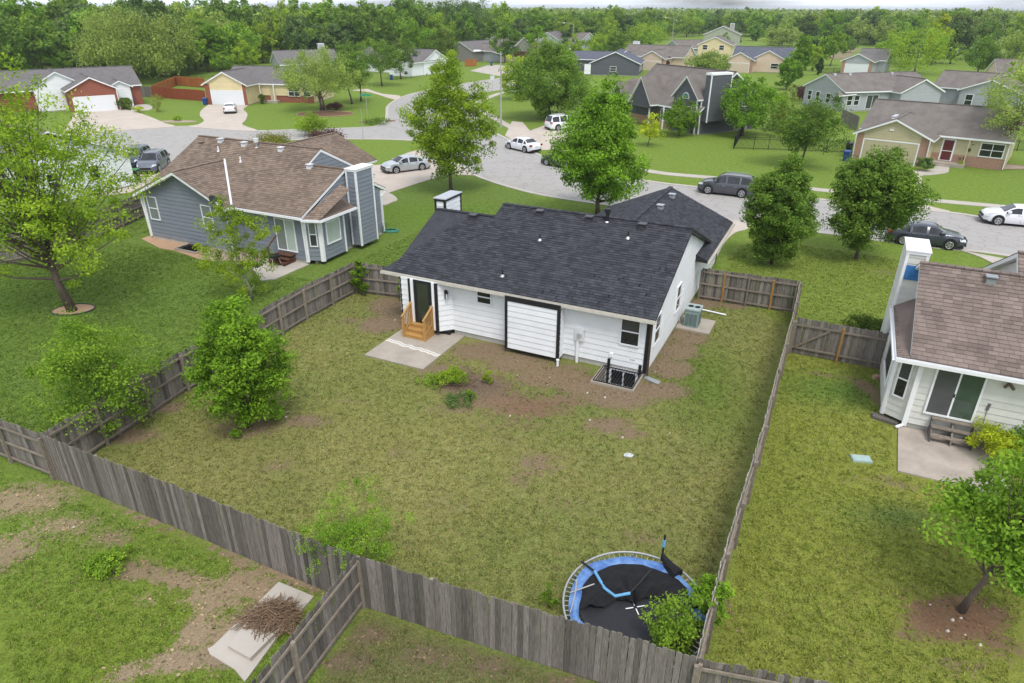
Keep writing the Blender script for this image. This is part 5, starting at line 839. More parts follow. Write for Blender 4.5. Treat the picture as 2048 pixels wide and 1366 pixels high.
fence('grey fence behind the big maple between the left lawn and the white house', [P2(-160, 560), P2(60, 520), P2(190, 480), P2(296, 432)], side=-1, parts=False, h=1.8)
rc_ = M('orange_stain', (.33, .115, .03), .7, .12, 5, tint=.1); rc2 = M('rust_stain', (.24, .06, .025), .7, .12, 5, tint=.1)
fence('rust red stained fence between the brick house and the yellow house', [P2(306, 195), P2(411, 203)], side=1, parts=False, mat=rc2, railm=rc2, h=1.75); fence('orange stained fence enclosing the yard behind the rust red fence', [P2(307, 192), P2(354, 171), P2(412, 176)], side=-1, parts=False, mat=rc_, railm=rc_, h=1.75); fence('short grey fence left of the rust red fence', [P2(281, 194), P2(306, 195)], side=1, parts=False)
fence('grey fence segment behind the round tree by the light grey house', [P2(1545, 262), P2(1608, 252)], side=1, parts=False, h=1.8); fence('brown fence by the light grey house and the tan house roof', [P2(1680, 245), P2(1712, 262)], side=1, parts=False, h=1.8)
fence('brown yard fence beside the warm grey house', [P2(1010, 112), P2(1075, 118)], side=1, parts=False, h=1.8, mat=brown_wood, railm=brown_wood); fence('wooden side gate at the warm grey house', [P2(930, 133), P2(953, 133)], side=1, parts=False, h=1.8, mat=rc_, railm=rc_)
def iron(label, pts, h=1.35):
    t = thing('iron_fence', label, 'fence', (*P2(*pts[0]), 0)); O = P2(*pts[0]); q = [np.array(P2(*p))-np.array(O) for p in pts]; m = MB(); r = MB()
    for a, b in zip(q[:-1], q[1:]):
        L_ = np.linalg.norm(b-a); n_ = int(L_/.13)
        for i in range(n_+1): p = a+(b-a)*i/n_; m.bar((p[0], p[1], .05), (p[0], p[1], h), .025)
        for z in (.15, h-.2, h): r.bar((*a, z), (*b, z), .035)
        for i in range(int(L_/2.2)+1): p = a+(b-a)*min(1, i*2.2/L_); x = MB(); x.bar((p[0], p[1], 0), (p[0], p[1], h+.1), .06); x.build('post', black_paint, t)
    m.build('baluster_run', black_paint, t, kind='stuff'); r.build('rail', black_paint, t)
iron('black iron fence along the lawn beside the slate grey house', [(1467, 298), (1536, 300), (1610, 303), (1695, 306)]); iron('black iron fence panel running back from the lawn corner', [(1467, 298), (1484, 268)]); iron('low black iron fence beside the distant field', [(1635, 147), (1690, 146)], 1.2); iron('black iron fence behind the sparse tree at the right edge', [(1990, 300), (2060, 303)], 1.2)
# ------------------------------------------------------------------ trampoline
c = (3.2, 12.52); RAD = 1.85
T = thing('trampoline', 'round trampoline with blue padding and a collapsed black safety net behind the foreground fence', 'trampoline', (c[0], c[1], 0))
ring = lambda r, z, n=64: [(r*math.cos(2*math.pi*i/n), r*math.sin(2*math.pi*i/n), z+.06*math.sin(2*math.pi*i/n)) for i in range(n+1)]
frm = M('white_tube', (.42, .42, .42), .35, .08, 5, metal=.5); m = MB(); m.tube(ring(RAD, .72), .028, 8, cap=False); m.build('frame_ring', frm, T)
m = MB(); n = 72
for i in range(n): a = 2*math.pi*i/n; m.bar((RAD*math.cos(a), RAD*math.sin(a), .72), ((RAD-.16)*math.cos(a), (RAD-.16)*math.sin(a), .71), .018)
m.build('spring_run', frm, T, kind='stuff')
bl1 = M('blue_pad', (.03, .085, .30), .5, .25, 2.5, bump=.2, col2=(.17, .32, .58)); rn = random.Random(4); m = MB()
for i in range(64):
    a0, a1 = 2*math.pi*i/64, 2*math.pi*(i+1)/64; w0, w1 = [.33+.05*math.sin(7*a)+.04*math.sin(3*a+1) for a in (a0, a1)]; o0, o1 = [RAD-.13-.03*math.sin(5*a) for a in (a0, a1)]; zz = lambda a: .74+.03*math.sin(9*a)
    if 3.6 < a0 < 5.9: continue
    ts = [0, .35, .7, 1]; 
    for u, v in zip(ts[:-1], ts[1:]):
        f = lambda a, o, w_, t_: ((o-w_*t_)*math.cos(a), (o-w_*t_)*math.sin(a), zz(a)+.05*math.sin(math.pi*t_)+(-.04 if t_ == 1 else 0))
        m.face([f(a0, o0, w0, v), f(a1, o1, w1, v), f(a1, o1, w1, u), f(a0, o0, w0, u)], rn.random())
m.build('safety_pad', bl1, T)
mt = M('black_mat', (.022, .023, .027), .7, .2, 6); m = MB(); rr = RAD-.40
for i in range(48):
    a0, a1 = 2*math.pi*i/48, 2*math.pi*(i+1)/48
    for k_ in range(6): r0, r1 = rr*k_/6, rr*(k_+1)/6; f = lambda r, a: (r*math.cos(a), r*math.sin(a), .66+.03*(r/rr)**2); m.face([f(r0, a0), f(r1, a0), f(r1, a1), f(r0, a1)] if k_ else [f(0, a0), f(r1, a0), f(r1, a1)])
m.build('jumping_mat', mt, T); m = MB(); 
for a in (.2, .2+math.pi/2):
    for s_ in (-1, 1): m.bar((s_*.05*math.cos(a), s_*.05*math.sin(a), .672), (s_*.26*math.cos(a), s_*.26*math.sin(a), .674), .028, .004)
m.build('cross_mark', white_paint, T)
# collapsed net: a sagging sheet from the back rim over the mat
net = M('net_fabric', (.010, .010, .012), .85, .4, 5, bump=.6, bscale=9); m = MB(); U, Vn = 22, 12; grid = []
for i in range(U+1):
    a = -.1+(3.35)*i/U; row = []
    for j in range(Vn+1):
        t_ = j/Vn; r = (RAD-.40+.32*max(0, 1-i/8))-t_*(1.45*(.45+.55*math.sin(math.pi*i/U)))-(.02*math.sin(i*1.9)); z = .74+.10*math.sin(i*1.3+j*.9)*math.sin(math.pi*t_)*.5+.12*math.sin(math.pi*t_)+.05*math.sin(i*2.7)*t_
        row.append((r*math.cos(a), r*math.sin(a), max(z, .705)))
    grid.append(row)
for i in range(U):
    for j in range(Vn): m.face([grid[i][j], grid[i][j+1], grid[i+1][j+1], grid[i+1][j]])
m.build('safety_net', net, T, smooth=True)
foam = M('blue_foam', (.12, .33, .55), .6, .2, 5)
for pts_, mt_ in (([(-1.25, 1.45, .8), (-.95, 1.0, .9), (-.75, .45, .86), (-.5, .22, .82), (-.1, .3, .84), (.35, .75, .95), (.55, .95, 1.0)], 0), ([(.95, 1.5, .8), (1.0, 1.62, 1.2), (1.02, 1.7, 1.55)], 1), ([(-1.65, .35, .8), (-1.0, .6, .85)], 2), ([(-1.7, -.3, .8), (-1.55, .2, .82), (-1.45, .7, .9)], 2)):
    m = MB(); m.tube(pts_, .02 if mt_ == 2 else .03, 8); po = m.build('net_pole', frm if mt_ == 2 else black_paint, T)
    if mt_ == 0: m = MB(); m.tube(pts_[1:5], .042, 8); m.build('foam_sleeve', foam, po)
    if mt_ == 1: m = MB(); m.tube(pts_[1:2]+[(1.01, 1.66, 1.4)], .045, 8); m.build('foam_sleeve', foam, po); m = MB(); m.tube([(1.3, 1.0, .76), (1.1, 1.3, .82), (.97, 1.55, .98)], [.2, .15, .05], 8); m.build('bunched_net', net, po)
for i in range(6): a = 2*math.pi*i/6+.4; m = MB(); m.tube([(RAD*math.cos(a), RAD*math.sin(a), .7), (RAD*math.cos(a), RAD*math.sin(a), .03), ((RAD-.3)*math.cos(a+.1), (RAD-.3)*math.sin(a+.1), .03)], .025, 6); m.build('leg', frm, T)
# ------------------------------------------------------------------ small things
def bin_(label, px, col, lid=None, rz=0, s=1., group=None):
    q = P(*px); t = thing('wheelie_bin', label, 'trash bin', (q[0], q[1], 0), rz, group); m = MB(); m.hexa([(-.24, -.28, .08), (.24, -.28, .08), (.24, .28, .08), (-.24, .28, .08), (-.3, -.36, 1.0), (.3, -.36, 1.0), (.3, .36, 1.0), (-.3, .36, 1.0)]); m.build('body', col, t)
    m = MB(); m.hexa([(-.32, -.38, 1.0), (.32, -.38, 1.0), (.32, .38, 1.02), (-.32, .38, 1.02), (-.3, -.34, 1.06), (.3, -.34, 1.06), (.3, .38, 1.1), (-.3, .38, 1.1)]); m.build('lid', lid or col, t)
    for s_ in (-1, 1): m = MB(); m.tube([(s_*.2, .3, .1), (s_*.28, .3, .1)], .1, 10); m.build('wheel', black_paint, t)
blu = M('blue_plastic', (.02, .06, .22), .45); gr_ = M('green_plastic', (.03, .22, .05), .45); dk = M('dark_plastic', (.03, .03, .035), .45)
bin_('blue bin standing left of the yellow house garage', (411, 210), blu); bin_('dark bin with green lid at the corner of the white house driveway', (273, 362), dk, gr_); bin_('blue bin nearest the tan garage corner', (1691, 322), blu, None, -.6); bin_('dark bin standing behind the blue bin at the tan garage', (1696, 305), dk, None, -.6)
bin_('blue bin under the round trees by the side street', (783, 160), blu); bin_('small blue bin beside the warm grey house garage', (983, 132), blu)
steel = M('lamp_steel', (.40, .39, .37), .5, .08, 4, metal=.3)
def lamp(label, px, h, arm, ang):
    q = P(*px); t = thing('street_lamp', label, 'street lamp', (q[0], q[1], 0), ang); m = MB(); m.tube([(0, 0, 0), (0, 0, h)], [.13, .07], 10); m.build('pole', steel, t); m = MB(); m.tube([(0, 0, h-.3), (-arm*.5, 0, h+.05), (-arm, 0, h+.15)], [.05, .045, .04], 8); m.build('arm', steel, t)
    m = MB(); m.hexa([(-arm-.9, -.16, h+.08), (-arm+.05, -.14, h+.08), (-arm+.05, .14, h+.08), (-arm-.9, .16, h+.08), (-arm-.8, -.08, h+.24), (-arm, -.07, h+.24), (-arm, .07, h+.24), (-arm-.8, .08, h+.24)]); m.build('lamp_head', vent_metal, t)
lamp('tall steel street lamp on the grass strip beside the white sedan', (1002, 255), 9.3, 2.6, R(0)); lamp('far street lamp above the lime bush beyond the side street', (1145, 100), 9.0, 3.2, R(0)); lamp('street lamp rising behind the cream house with mauve roof', (1343, 92), 10.5, 3.0, R(0))
gs = M('street_green', (.02, .28, .17), .5); q = P(735, 232); t = thing('street_sign', 'green street name sign on a thin post in the corner lawn', 'street sign', (q[0], q[1], 0)); m = MB(); m.tube([(0, 0, 0), (0, 0, 3.1)], .035, 6); m.build('post', steel, t); m = MB(); m.box(-.75, .75, -.012, .012, 2.75, 3.02); m.build('sign_blade', gs, t); m = MB(); m.box(-.012, .012, -.5, .5, 3.06, 3.3); m.build('sign_blade', gs, t)
q = P(727, 279); m = MB(); m.tube([(q[0], q[1], 0), (q[0], q[1], 3.6)], .03, 6); m.build('marker_post', steel, None, label='thin bare grey post at the kerb behind the blue-grey roof', cat='post'); q = P(985, 184); t = thing('road_sign', 'small white road sign on a post at the side street bend', 'road sign', (q[0], q[1], 0)); m = MB(); m.tube([(0, 0, 0), (0, 0, 2.9)], .035, 6); m.build('post', steel, t); m = MB(); m.box(-.4, .4, -.06, -.04, 2.1, 2.9); m.build('sign_face', vent_metal, t)
q = P(1257, 911); m = MB(); rn = random.Random(2); pr = [(.17*(1+rn.uniform(-.2, .2))*math.cos(a), .13*(1+rn.uniform(-.2, .2))*math.sin(a)) for a in np.linspace(0, 6.28, 15)[:-1]]; m.prism([(x, y, 0) for x, y in pr], (0, 0, .03)); m.build('white_patch', M('white_ash', (.5, .52, .55), .9, .25, 30), None, label='small irregular white patch lying in the middle of the yard grass', cat='white patch', loc=(q[0], q[1], 0))
ps = [(1100, 755), (1148, 762), (1035, 750), (1095, 770), (1310, 744), (1175, 786), (1020, 832), (838, 678), (1245, 875), (905, 680), (1180, 840), (575, 825), (572, 834), (790, 640), (1385, 1000), (108, 950), (1210, 795), (1402, 760), (640, 700), (930, 640), (1340, 866), (148, 1054), (1860, 1210), (1905, 1240), (1922, 1236), (1895, 1262), (1930, 1270), (1960, 1290)]
m = MB()
for i, p in enumerate(ps): q = P(*p); r = rn.uniform(.02, .05); m.hexa([(q[0]-r, q[1]-r, 0), (q[0]+r, q[1]-r*.7, 0), (q[0]+r*.8, q[1]+r, 0), (q[0]-r, q[1]+r*.6, 0), (q[0]-r*.6, q[1]-r*.5, r), (q[0]+r*.5, q[1]-r*.4, r*.8), (q[0]+r*.5, q[1]+r*.4, r), (q[0]-r*.5, q[1]+r*.4, r*.7)])
m.build('yard_debris', M('pale_litter', (.5, .46, .4), .8, .2, 9), None, kind='stuff', label='pale pebbles and scraps scattered over the yards', cat='debris')
m = MB(); dw = M('dead_twig', (.20, .135, .085), .9, .35, 20, tint=.3); cx_, cy_ = P2(545, 1245)
for i in range(1100):
    a = rn.uniform(0, 6.28); r = rn.uniform(0, 1)**.6; x, y = cx_+.72*r*math.cos(a), cy_+.5*r*math.sin(a); z = .15+.38*(1-r*r)*rn.random(); b = rn.uniform(0, 6.28); l = rn.uniform(.1, .45); d = Vector((math.cos(b), math.sin(b), rn.uniform(-.3, .25)))*l
    m.bar((x, y, z), (x+d.x, y+d.y, max(.1, z+d.z)), rn.uniform(.006, .017), None, rn.random())
m.build('brush_pile', dw, None, kind='stuff', label='heap of dead brown branches on the concrete walk behind the foreground fence', cat='brush pile')
m = MB(); cx_, cy_ = P2(925, 765)
for i in range(60): x, y = cx_+rn.uniform(-.7, .5), cy_+rn.uniform(-.5, .5); b = rn.uniform(0, 6.28); l = rn.uniform(.2, .7); m.bar((x, y, .05), (x+l*math.cos(b), y+l*math.sin(b), rn.uniform(.03, .3)), .014, None, rn.random())
m.build('cut_branches', dw, None, kind='stuff', label='cut shrub branches lying on the dark mulch by the patio', cat='branches')
q = P(590, 1362, .1); t = thing('flower_pot', 'white pot with green plant cut by the bottom edge beside the fence', 'pot', (q[0], q[1], 0)); m = MB(); m.tube([(0, 0, 0), (0, 0, .38)], [.15, .22], 14); m.build('pot', white_paint, t)
m = MB()
for i in range(40): a = rn.uniform(0, 6.28); r = rn.uniform(.02, .2); z = rn.uniform(.38, .6); m.face([(r*math.cos(a), r*math.sin(a), z), (r*math.cos(a)+.08, r*math.sin(a), z+.03), (r*math.cos(a)+.05, r*math.sin(a)+.08, z+.05)], rn.random())
m.build('foliage', leafmat('leaf_pot', (.02, .07, .02), (.05, .14, .03)), t)
# ------------------------------------------------------------------ vehicles
tyre = M('tyre_rubber', (.015, .015, .016), .85); rim = M('alloy_rim', (.5, .5, .52), .3, .05, 5, metal=.7); cglass = glassmat('car_glass', (.012, .014, .017), .04); lens = M('headlight_lens', (.65, .68, .7), .1, .05, 5, spec=.7); tail = M('tail_lens', (.30, .012, .012), .2); chrome = M('chrome_trim', (.6, .6, .6), .2, .03, 5, metal=.8)
def carpaint(name, col, metal=.3, rough=.3):
    m = M(name, col, rough, .02, 2, metal=metal, spec=.5); m.node_tree.nodes['Principled BSDF'].inputs['Coat Weight'].default_value = .6; m.node_tree.nodes['Principled BSDF'].inputs['Coat Roughness'].default_value = .08; return m
def lerp_tab(tab, x):
    for (x0, a), (x1, b) in zip(tab[:-1], tab[1:]):
        if x <= x1: t = (x-x0)/((x1-x0) or 1); t = max(0, t); t = t*t*(3-2*t) if abs(b-a) > .0 else t; return a+(b-a)*t
    return tab[-1][1]
def car(label, kind, wa, wb, paint, group='parked cars on the street and driveways'):
    """wa, wb: ground pixels of the rear and front wheel on the visible side; front is +x"""
    L_, Wd, H_, wbz = {'sedan': (4.75, 1.8, 1.45, 2.75), 'suv': (4.75, 1.88, 1.74, 2.82), 'hatch': (4.3, 1.78, 1.46, 2.6), 'van': (5.1, 1.98, 1.88, 3.0)}[kind]
    a, b = np.array(P2(*wa)), np.array(P2(*wb)); d = (b-a)/np.linalg.norm(b-a); ang = math.atan2(d[1], d[0]); mid = (a+b)/2; n = np.array([-d[1], d[0]]); s_ = 1 if n@mid > 0 else -1; c = mid+n*s_*Wd*.46
    t = thing('parked_car', label, 'car', (c[0], c[1], .012), ang, group); hl = L_/2; xf = wbz/2; hood = .66 if kind == 'sedan' else .62
    if kind == 'sedan': top = [(-hl, .72), (-hl+.12, .98), (-hl+.62, 1.04), (-.95, 1.38), (-.35, H_), (.3, 1.42), (1.28, 1.0), (1.9, .90), (hl-.2, .76), (hl, .5)]; g0, g1 = -1.72, 1.28; belt = [(-hl, .92), (0, .93), (hl, .86)]
    elif kind == 'hatch': top = [(-hl, .75), (-hl+.1, 1.0), (-hl+.3, 1.15), (-hl+.75, 1.42), (-.2, H_), (.3, 1.43), (1.2, 1.02), (1.75, .92), (hl-.2, .76), (hl, .5)]; g0, g1 = -1.95, 1.2; belt = [(-hl, 1.0), (0, .95), (hl, .86)]
    else: top = [(-hl, .85), (-hl+.08, 1.15), (-hl+.3, H_-.16), (-hl+.6, H_-.04), (-.3, H_), (.45, H_-.06), (1.25, 1.14), (1.8, 1.05), (hl-.2, .9), (hl, .6)]; g0, g1 = -hl+.12, 1.28; belt = [(-hl, 1.1), (0, 1.08), (hl, 1.0)]
    wid = [(-hl, Wd*.40), (-hl+.25, Wd*.47), (-1, Wd*.5), (1, Wd*.5), (hl-.45, Wd*.465), (hl, Wd*.34)]
    xs = sorted(set([-hl, -hl+.06, -hl+.15]+[round(v, 3) for v in np.arange(-hl+.3, hl-.25, .14)]+[hl-.2, hl-.08, hl])); rows = []
    for x in xs:
        T_ = lerp_tab(top, x); w_ = lerp_tab(wid, x); bl_ = min(lerp_tab(belt, x), T_-.05); lo = .2+(.1 if abs(x) > hl-.3 else 0); cab = max(0, min(1, (T_-bl_)/.35)); rw = w_*(1-.26*cab); 
        rows.append([(x, w_*.93, lo), (x, w_, lo+.16), (x, w_*1.0, (lo+bl_)/2+.05), (x, w_*.975, bl_-.04), (x, w_*.95, bl_), (x, rw*1.03, T_-.09*max(cab, .3)), (x, rw*.9, T_-.02), (x, rw*.5, T_+.01), (x, 0, T_+.015)])
    body = MB(); gl = MB(); K_ = len(rows[0])
    def pillar(x): return any(abs(x-p) < .075 for p in ((-.05, 1.0, -1.15) if kind != 'sedan' else (-.0, -1.0)))
    for i in range(len(xs)-1):
        xm = (xs[i]+xs[i+1])/2
        for j in range(K_-1):
            for s in (1, -1):
                f = [rows[i][j], rows[i+1][j], rows[i+1][j+1], rows[i][j+1]]; f = [(x, y*s, z) for x, y, z in f]; f = f if s < 0 else f[::-1]
                T_ = lerp_tab(top, xm); isg = j == 4 and g0+.12 < xm < g1-.22 and not pillar(xm) and T_-lerp_tab(belt, xm) > .2
                fw = j >= 6 and ((g1-1.0 < xm < g1-.02 and T_ < H_-.04 and T_ > 1.02 and xm > .3) or (xm < 0 and T_ < H_-.1 and T_ > (1.05 if kind == 'sedan' else 1.12) and xm > -hl+.05)); 
                (gl if (isg or fw) else body).face(f)
    x = -hl; e = rows[0]; body.face([(q[0], q[1], q[2]) for q in e]+[(q[0], -q[1], q[2]) for q in e[::-1]][1:]); e = rows[-1]; body.face([(q[0], -q[1], q[2]) for q in e]+[(q[0], q[1], q[2]) for q in e[::-1]][1:])
    import bmesh
    def weld(mb, name, mat, par, sm=True):
        me = mb.mesh(name, mat); bm = bmesh.new(); bm.from_mesh(me); bmesh.ops.remove_doubles(bm, verts=bm.verts, dist=.001); bmesh.ops.recalc_face_normals(bm, faces=bm.faces); [setattr(f, 'smooth', True) for f in bm.faces]; bm.to_mesh(me); bm.free(); return link(name, me, par)
    weld(body, 'body', paint, t); weld(gl, 'windows', cglass, t)
    m = MB(); m.box(-hl+.15, hl-.15, -Wd*.44, Wd*.44, .16, .3); m.build('underbody', black_paint, t)
    wr = .335 if kind in ('sedan', 'hatch') else .37
    for x in (-xf, xf):
        for s in (-1, 1):
            y = s*(Wd/2-.1); m = MB(); m.tube([(x, s*(Wd/2-.35), wr+.04), (x, s*(Wd/2+.004), wr+.04)], wr+.075, 22); m.build('wheel_arch', black_paint, t)
            m = MB(); m.tube([(x, y-s*.1, wr), (x, y-s*.09, wr), (x, y+s*.1, wr), (x, y+s*.115, wr)], [wr-.03, wr, wr, wr-.04], 22); w_ = m.build('wheel', tyre, t)
            m = MB(); m.tube([(x, y+s*.105, wr), (x, y+s*.12, wr)], wr*.66, 20); r_ = m.build('rim_dish', M('dark_rim', (.08, .08, .085), .4), w_); m = MB()
            for k_ in range(5): an = 2*math.pi*k_/5; m.bar((x, y+s*.125, wr), (x+wr*.62*math.cos(an), y+s*.125, wr+wr*.62*math.sin(an)), .07, .02, up=(0, 1, 0))
            m.tube([(x+wr*.66*math.cos(v), y+s*.125, wr+wr*.66*math.sin(v)) for v in np.linspace(0, 2*math.pi, 19)], .02, 6); m.build('rim', rim, w_)
    zh = .68 if kind in ('sedan', 'hatch') else .84; zt = .84 if kind in ('sedan', 'hatch') else 1.02
    for s in (-1, 1):
        m = MB(); m.hexa([(hl-.42, s*Wd*.455-.03, zh-.06), (hl-.06, s*Wd*.36-.05, zh-.09), (hl-.05, s*Wd*.36+.05, zh-.09), (hl-.42, s*Wd*.455+.045, zh-.06), (hl-.5, s*Wd*.455-.03, zh+.1), (hl-.16, s*Wd*.35-.05, zh+.06), (hl-.13, s*Wd*.36+.05, zh+.06), (hl-.5, s*Wd*.455+.04, zh+.1)]); m.build('headlight', lens, t)
        m = MB(); m.box(-hl-.015, -hl+.22, s*Wd*.41-.13, s*Wd*.41+.11, zt-.08, zt+.1); m.build('tail_light', tail, t); m = MB(); m.box(.72, .95, s*(Wd/2+.02)-.09, s*(Wd/2+.02)+.09, .97 if kind in ('sedan', 'hatch') else 1.12, 1.12 if kind in ('sedan', 'hatch') else 1.28); m.build('mirror', paint, t)
        for x0 in (-.95, .05): m = MB(); m.box(x0, x0+.2, s*(Wd/2-.01)-.02, s*(Wd/2-.01)+.02, .84, .875); m.build('door_handle', chrome, t)
        m = MB()
        for x0 in (-1.05 if kind != 'sedan' else -.98, -.02, .98): m.bar((x0, s*(Wd/2+.001), .3), (x0, s*(Wd/2-.02), .9), .012, .012)
        m.build('door_gap', black_paint, t)
        if kind in ('suv', 'van'): m = MB(); m.bar((-1.6, s*Wd*.33, H_+.03), (.4, s*Wd*.33, H_+.02), .04, .04); m.build('roof_rail', chrome, t)
    m = MB(); m.box(hl-.06, hl+.02, -.5, .5, .5, .66); m.box(hl-.1, hl+.015, -.6, .6, .26, .38); m.build('grille', black_paint, t); m = MB(); m.box(-hl-.02, -hl+.01, -.26, .26, .62, .76); m.build('number_plate', vent_metal, t); m = MB(); m.box(-hl-.03, -hl+.12, -.7, .7, .24, .4); m.build('rear_bumper', black_paint, t)
    return t
cw = carpaint('pearl_white', (.74, .75, .78), 0, .3); cg = carpaint('graphite_grey', (.075, .08, .095)); cb = carpaint('charcoal_black', (.022, .023, .026)); cs = carpaint('silver', (.48, .51, .54), .5); cn = carpaint('midnight_blue', (.03, .045, .085)); cgs = carpaint('slate_metallic', (.13, .145, .18)); cd = carpaint('dark_steel', (.055, .062, .085))
car('graphite grey SUV parked at the far kerb opposite the white house roof', 'suv', (1484, 396), (1413, 388), cg); car('dark steel sedan parked at the near kerb beyond the off-white chimney', 'sedan', (1802, 489), (1897, 500), cd); car('white sedan cut by the right edge at the far kerb', 'sedan', (2074, 458), (1999, 451), cw)
car('white sedan parked below the tall street lamp', 'sedan', (1051, 306), (1017, 298), cw); car('black sedan half hidden behind the bright green street tree', 'sedan', (1147, 342), (1082, 329), cb); car('white SUV in the driveway under the dark oak', 'van', (1112, 262), (1158, 258), cw)
car('silver sedan in the driveway of the blue-grey house', 'sedan', (838, 342), (799, 347), cs); car('slate grey SUV facing the camera left of the blue-grey house roof', 'suv', (343, 330), (314, 349), cgs); car('midnight blue SUV half hidden by the corner of the white house', 'suv', (318, 315), (268, 345), cn)
car('white hatchback in the driveway of the yellow house, seen from behind', 'hatch', (472, 231), (474, 218), cw); car('tiny white car on the distant street beyond the lime bush', 'sedan', (1144, 103), (1158, 101), cw, 'cars far down the street'); car('white car under the sparse tree in front of the pale grey house', 'sedan', (2000, 222), (2025, 224), cw)
# ------------------------------------------------------------------ trees
barkm = M('grey_bark', (.13, .10, .08), .95, .3, 9, fine=.3, bump=.6, stretch=(1, 1, .25)); palebark = M('pale_bark', (.27, .25, .22), .9, .3, 9, fine=.3, stretch=(1, 1, .3))
LF = {'lime': leafmat('leaf_lime', (.10, .205, .014), (.43, .58, .045), 0.41), 'green': leafmat('leaf_green', (0.059, 0.137, 0.011), (0.295, 0.504, 0.037), 0.36), 'dark': leafmat('leaf_dark', (0.036, 0.074, 0.010), (0.177, 0.266, 0.033), 0.31), 'mid': leafmat('leaf_mid', (0.056, 0.118, 0.016), (0.237, 0.388, 0.050), 0.31),
      'willow': leafmat('leaf_willow', (0.136, 0.212, 0.038), (0.473, 0.587, 0.130), 0.41), 'yellow': leafmat('leaf_yellow', (0.153, 0.234, 0.010), (0.663, 0.734, 0.044), 0.41), 'fern': leafmat('leaf_fern', (0.076, 0.165, 0.015), (0.367, 0.559, 0.056), 0.41), 'purple': leafmat('leaf_purple', (0.046, 0.024, 0.024), (0.175, 0.088, 0.075), 0.27),
      'olive': leafmat('leaf_olive', (0.099, 0.106, 0.019), (0.367, 0.384, 0.062), 0.36), 'deep': leafmat('leaf_deep', (0.020, 0.048, 0.011), (0.074, 0.149, 0.031), 0.26), 'bluegreen': leafmat('leaf_bluegreen', (0.049, 0.096, 0.026), (0.204, 0.314, 0.081), 0.31)}
def leaves(C, rad, n, ls, r, up=.35, squash=.75, aspect=.55, tints=None, hang=0.):
    """C cluster centres (k,3), rad (k,), n leaves each -> quads"""
    k = len(C); N_ = k*n; ctr = np.repeat(C, n, 0); rr = np.repeat(rad, n)[:, None]; d = r.normal(size=(N_, 3)); d /= np.linalg.norm(d, axis=1)[:, None]; rad_ = r.random((N_, 1))**.45
    p = ctr+d*rad_*rr*np.array([1, 1, squash]); 
    if hang: p[:, 2] -= (r.random(N_)**1.5)*hang
    nrm = d*.6+r.normal(size=(N_, 3))*.55+np.array([0, 0, up]); nrm /= np.linalg.norm(nrm, axis=1)[:, None]; a = r.normal(size=(N_, 3)); 
    if hang: a = a*.35+np.array([0, 0, -1.])
    a -= nrm*(a*nrm).sum(1)[:, None]; a /= np.linalg.norm(a, axis=1)[:, None]+1e-9; b = np.cross(nrm, a); s = ls*r.uniform(.6, 1.3, (N_, 1)); w_ = s*aspect
    V = np.stack([p-a*s*.5, p+b*w_*.5, p+a*s*.5+nrm*s*.1, p-b*w_*.5], 1).reshape(-1, 3); t = np.repeat(tints if tints is not None else r.random(k), n)*.55+r.random(N_)*.45
    return V, np.arange(N_*4).reshape(-1, 4), t
def crown_pts(k, rx, rz, cz, r, shape, inner=.35):
    d = r.normal(size=(k, 3)); d /= np.linalg.norm(d, axis=1)[:, None]; ph = r.uniform(0, 6.28, 6)
    q = (inner+(1-inner)*r.random(k)**.6)*(1+.19*np.sin(3*np.arctan2(d[:, 1], d[:, 0])+ph[0]+2*d[:, 2])+.15*np.sin(5*d[:, 2]+ph[1]+2*d[:, 0]))
    p = d*q[:, None]; t = p[:, 2]
    if shape == 'oval': f = np.where(t > 0, 1-.55*np.clip(t, 0, 1)**1.4, 1-.25*np.clip(-t, 0, 1)**2)
    elif shape == 'cone': f = np.clip(1.15-.8*(t+1)/2, .15, 1.2)
    elif shape == 'dome': f = np.where(t < 0, 1.05, 1); p[:, 2] = np.where(t < 0, t*.6, t)
    elif shape == 'vase': f = np.clip(.62+.45*(t+1)/2, .3, 1.1)
    else: f = np.ones(k)
    return np.stack([p[:, 0]*rx*f, p[:, 1]*rx*f, cz+p[:, 2]*rz], 1)
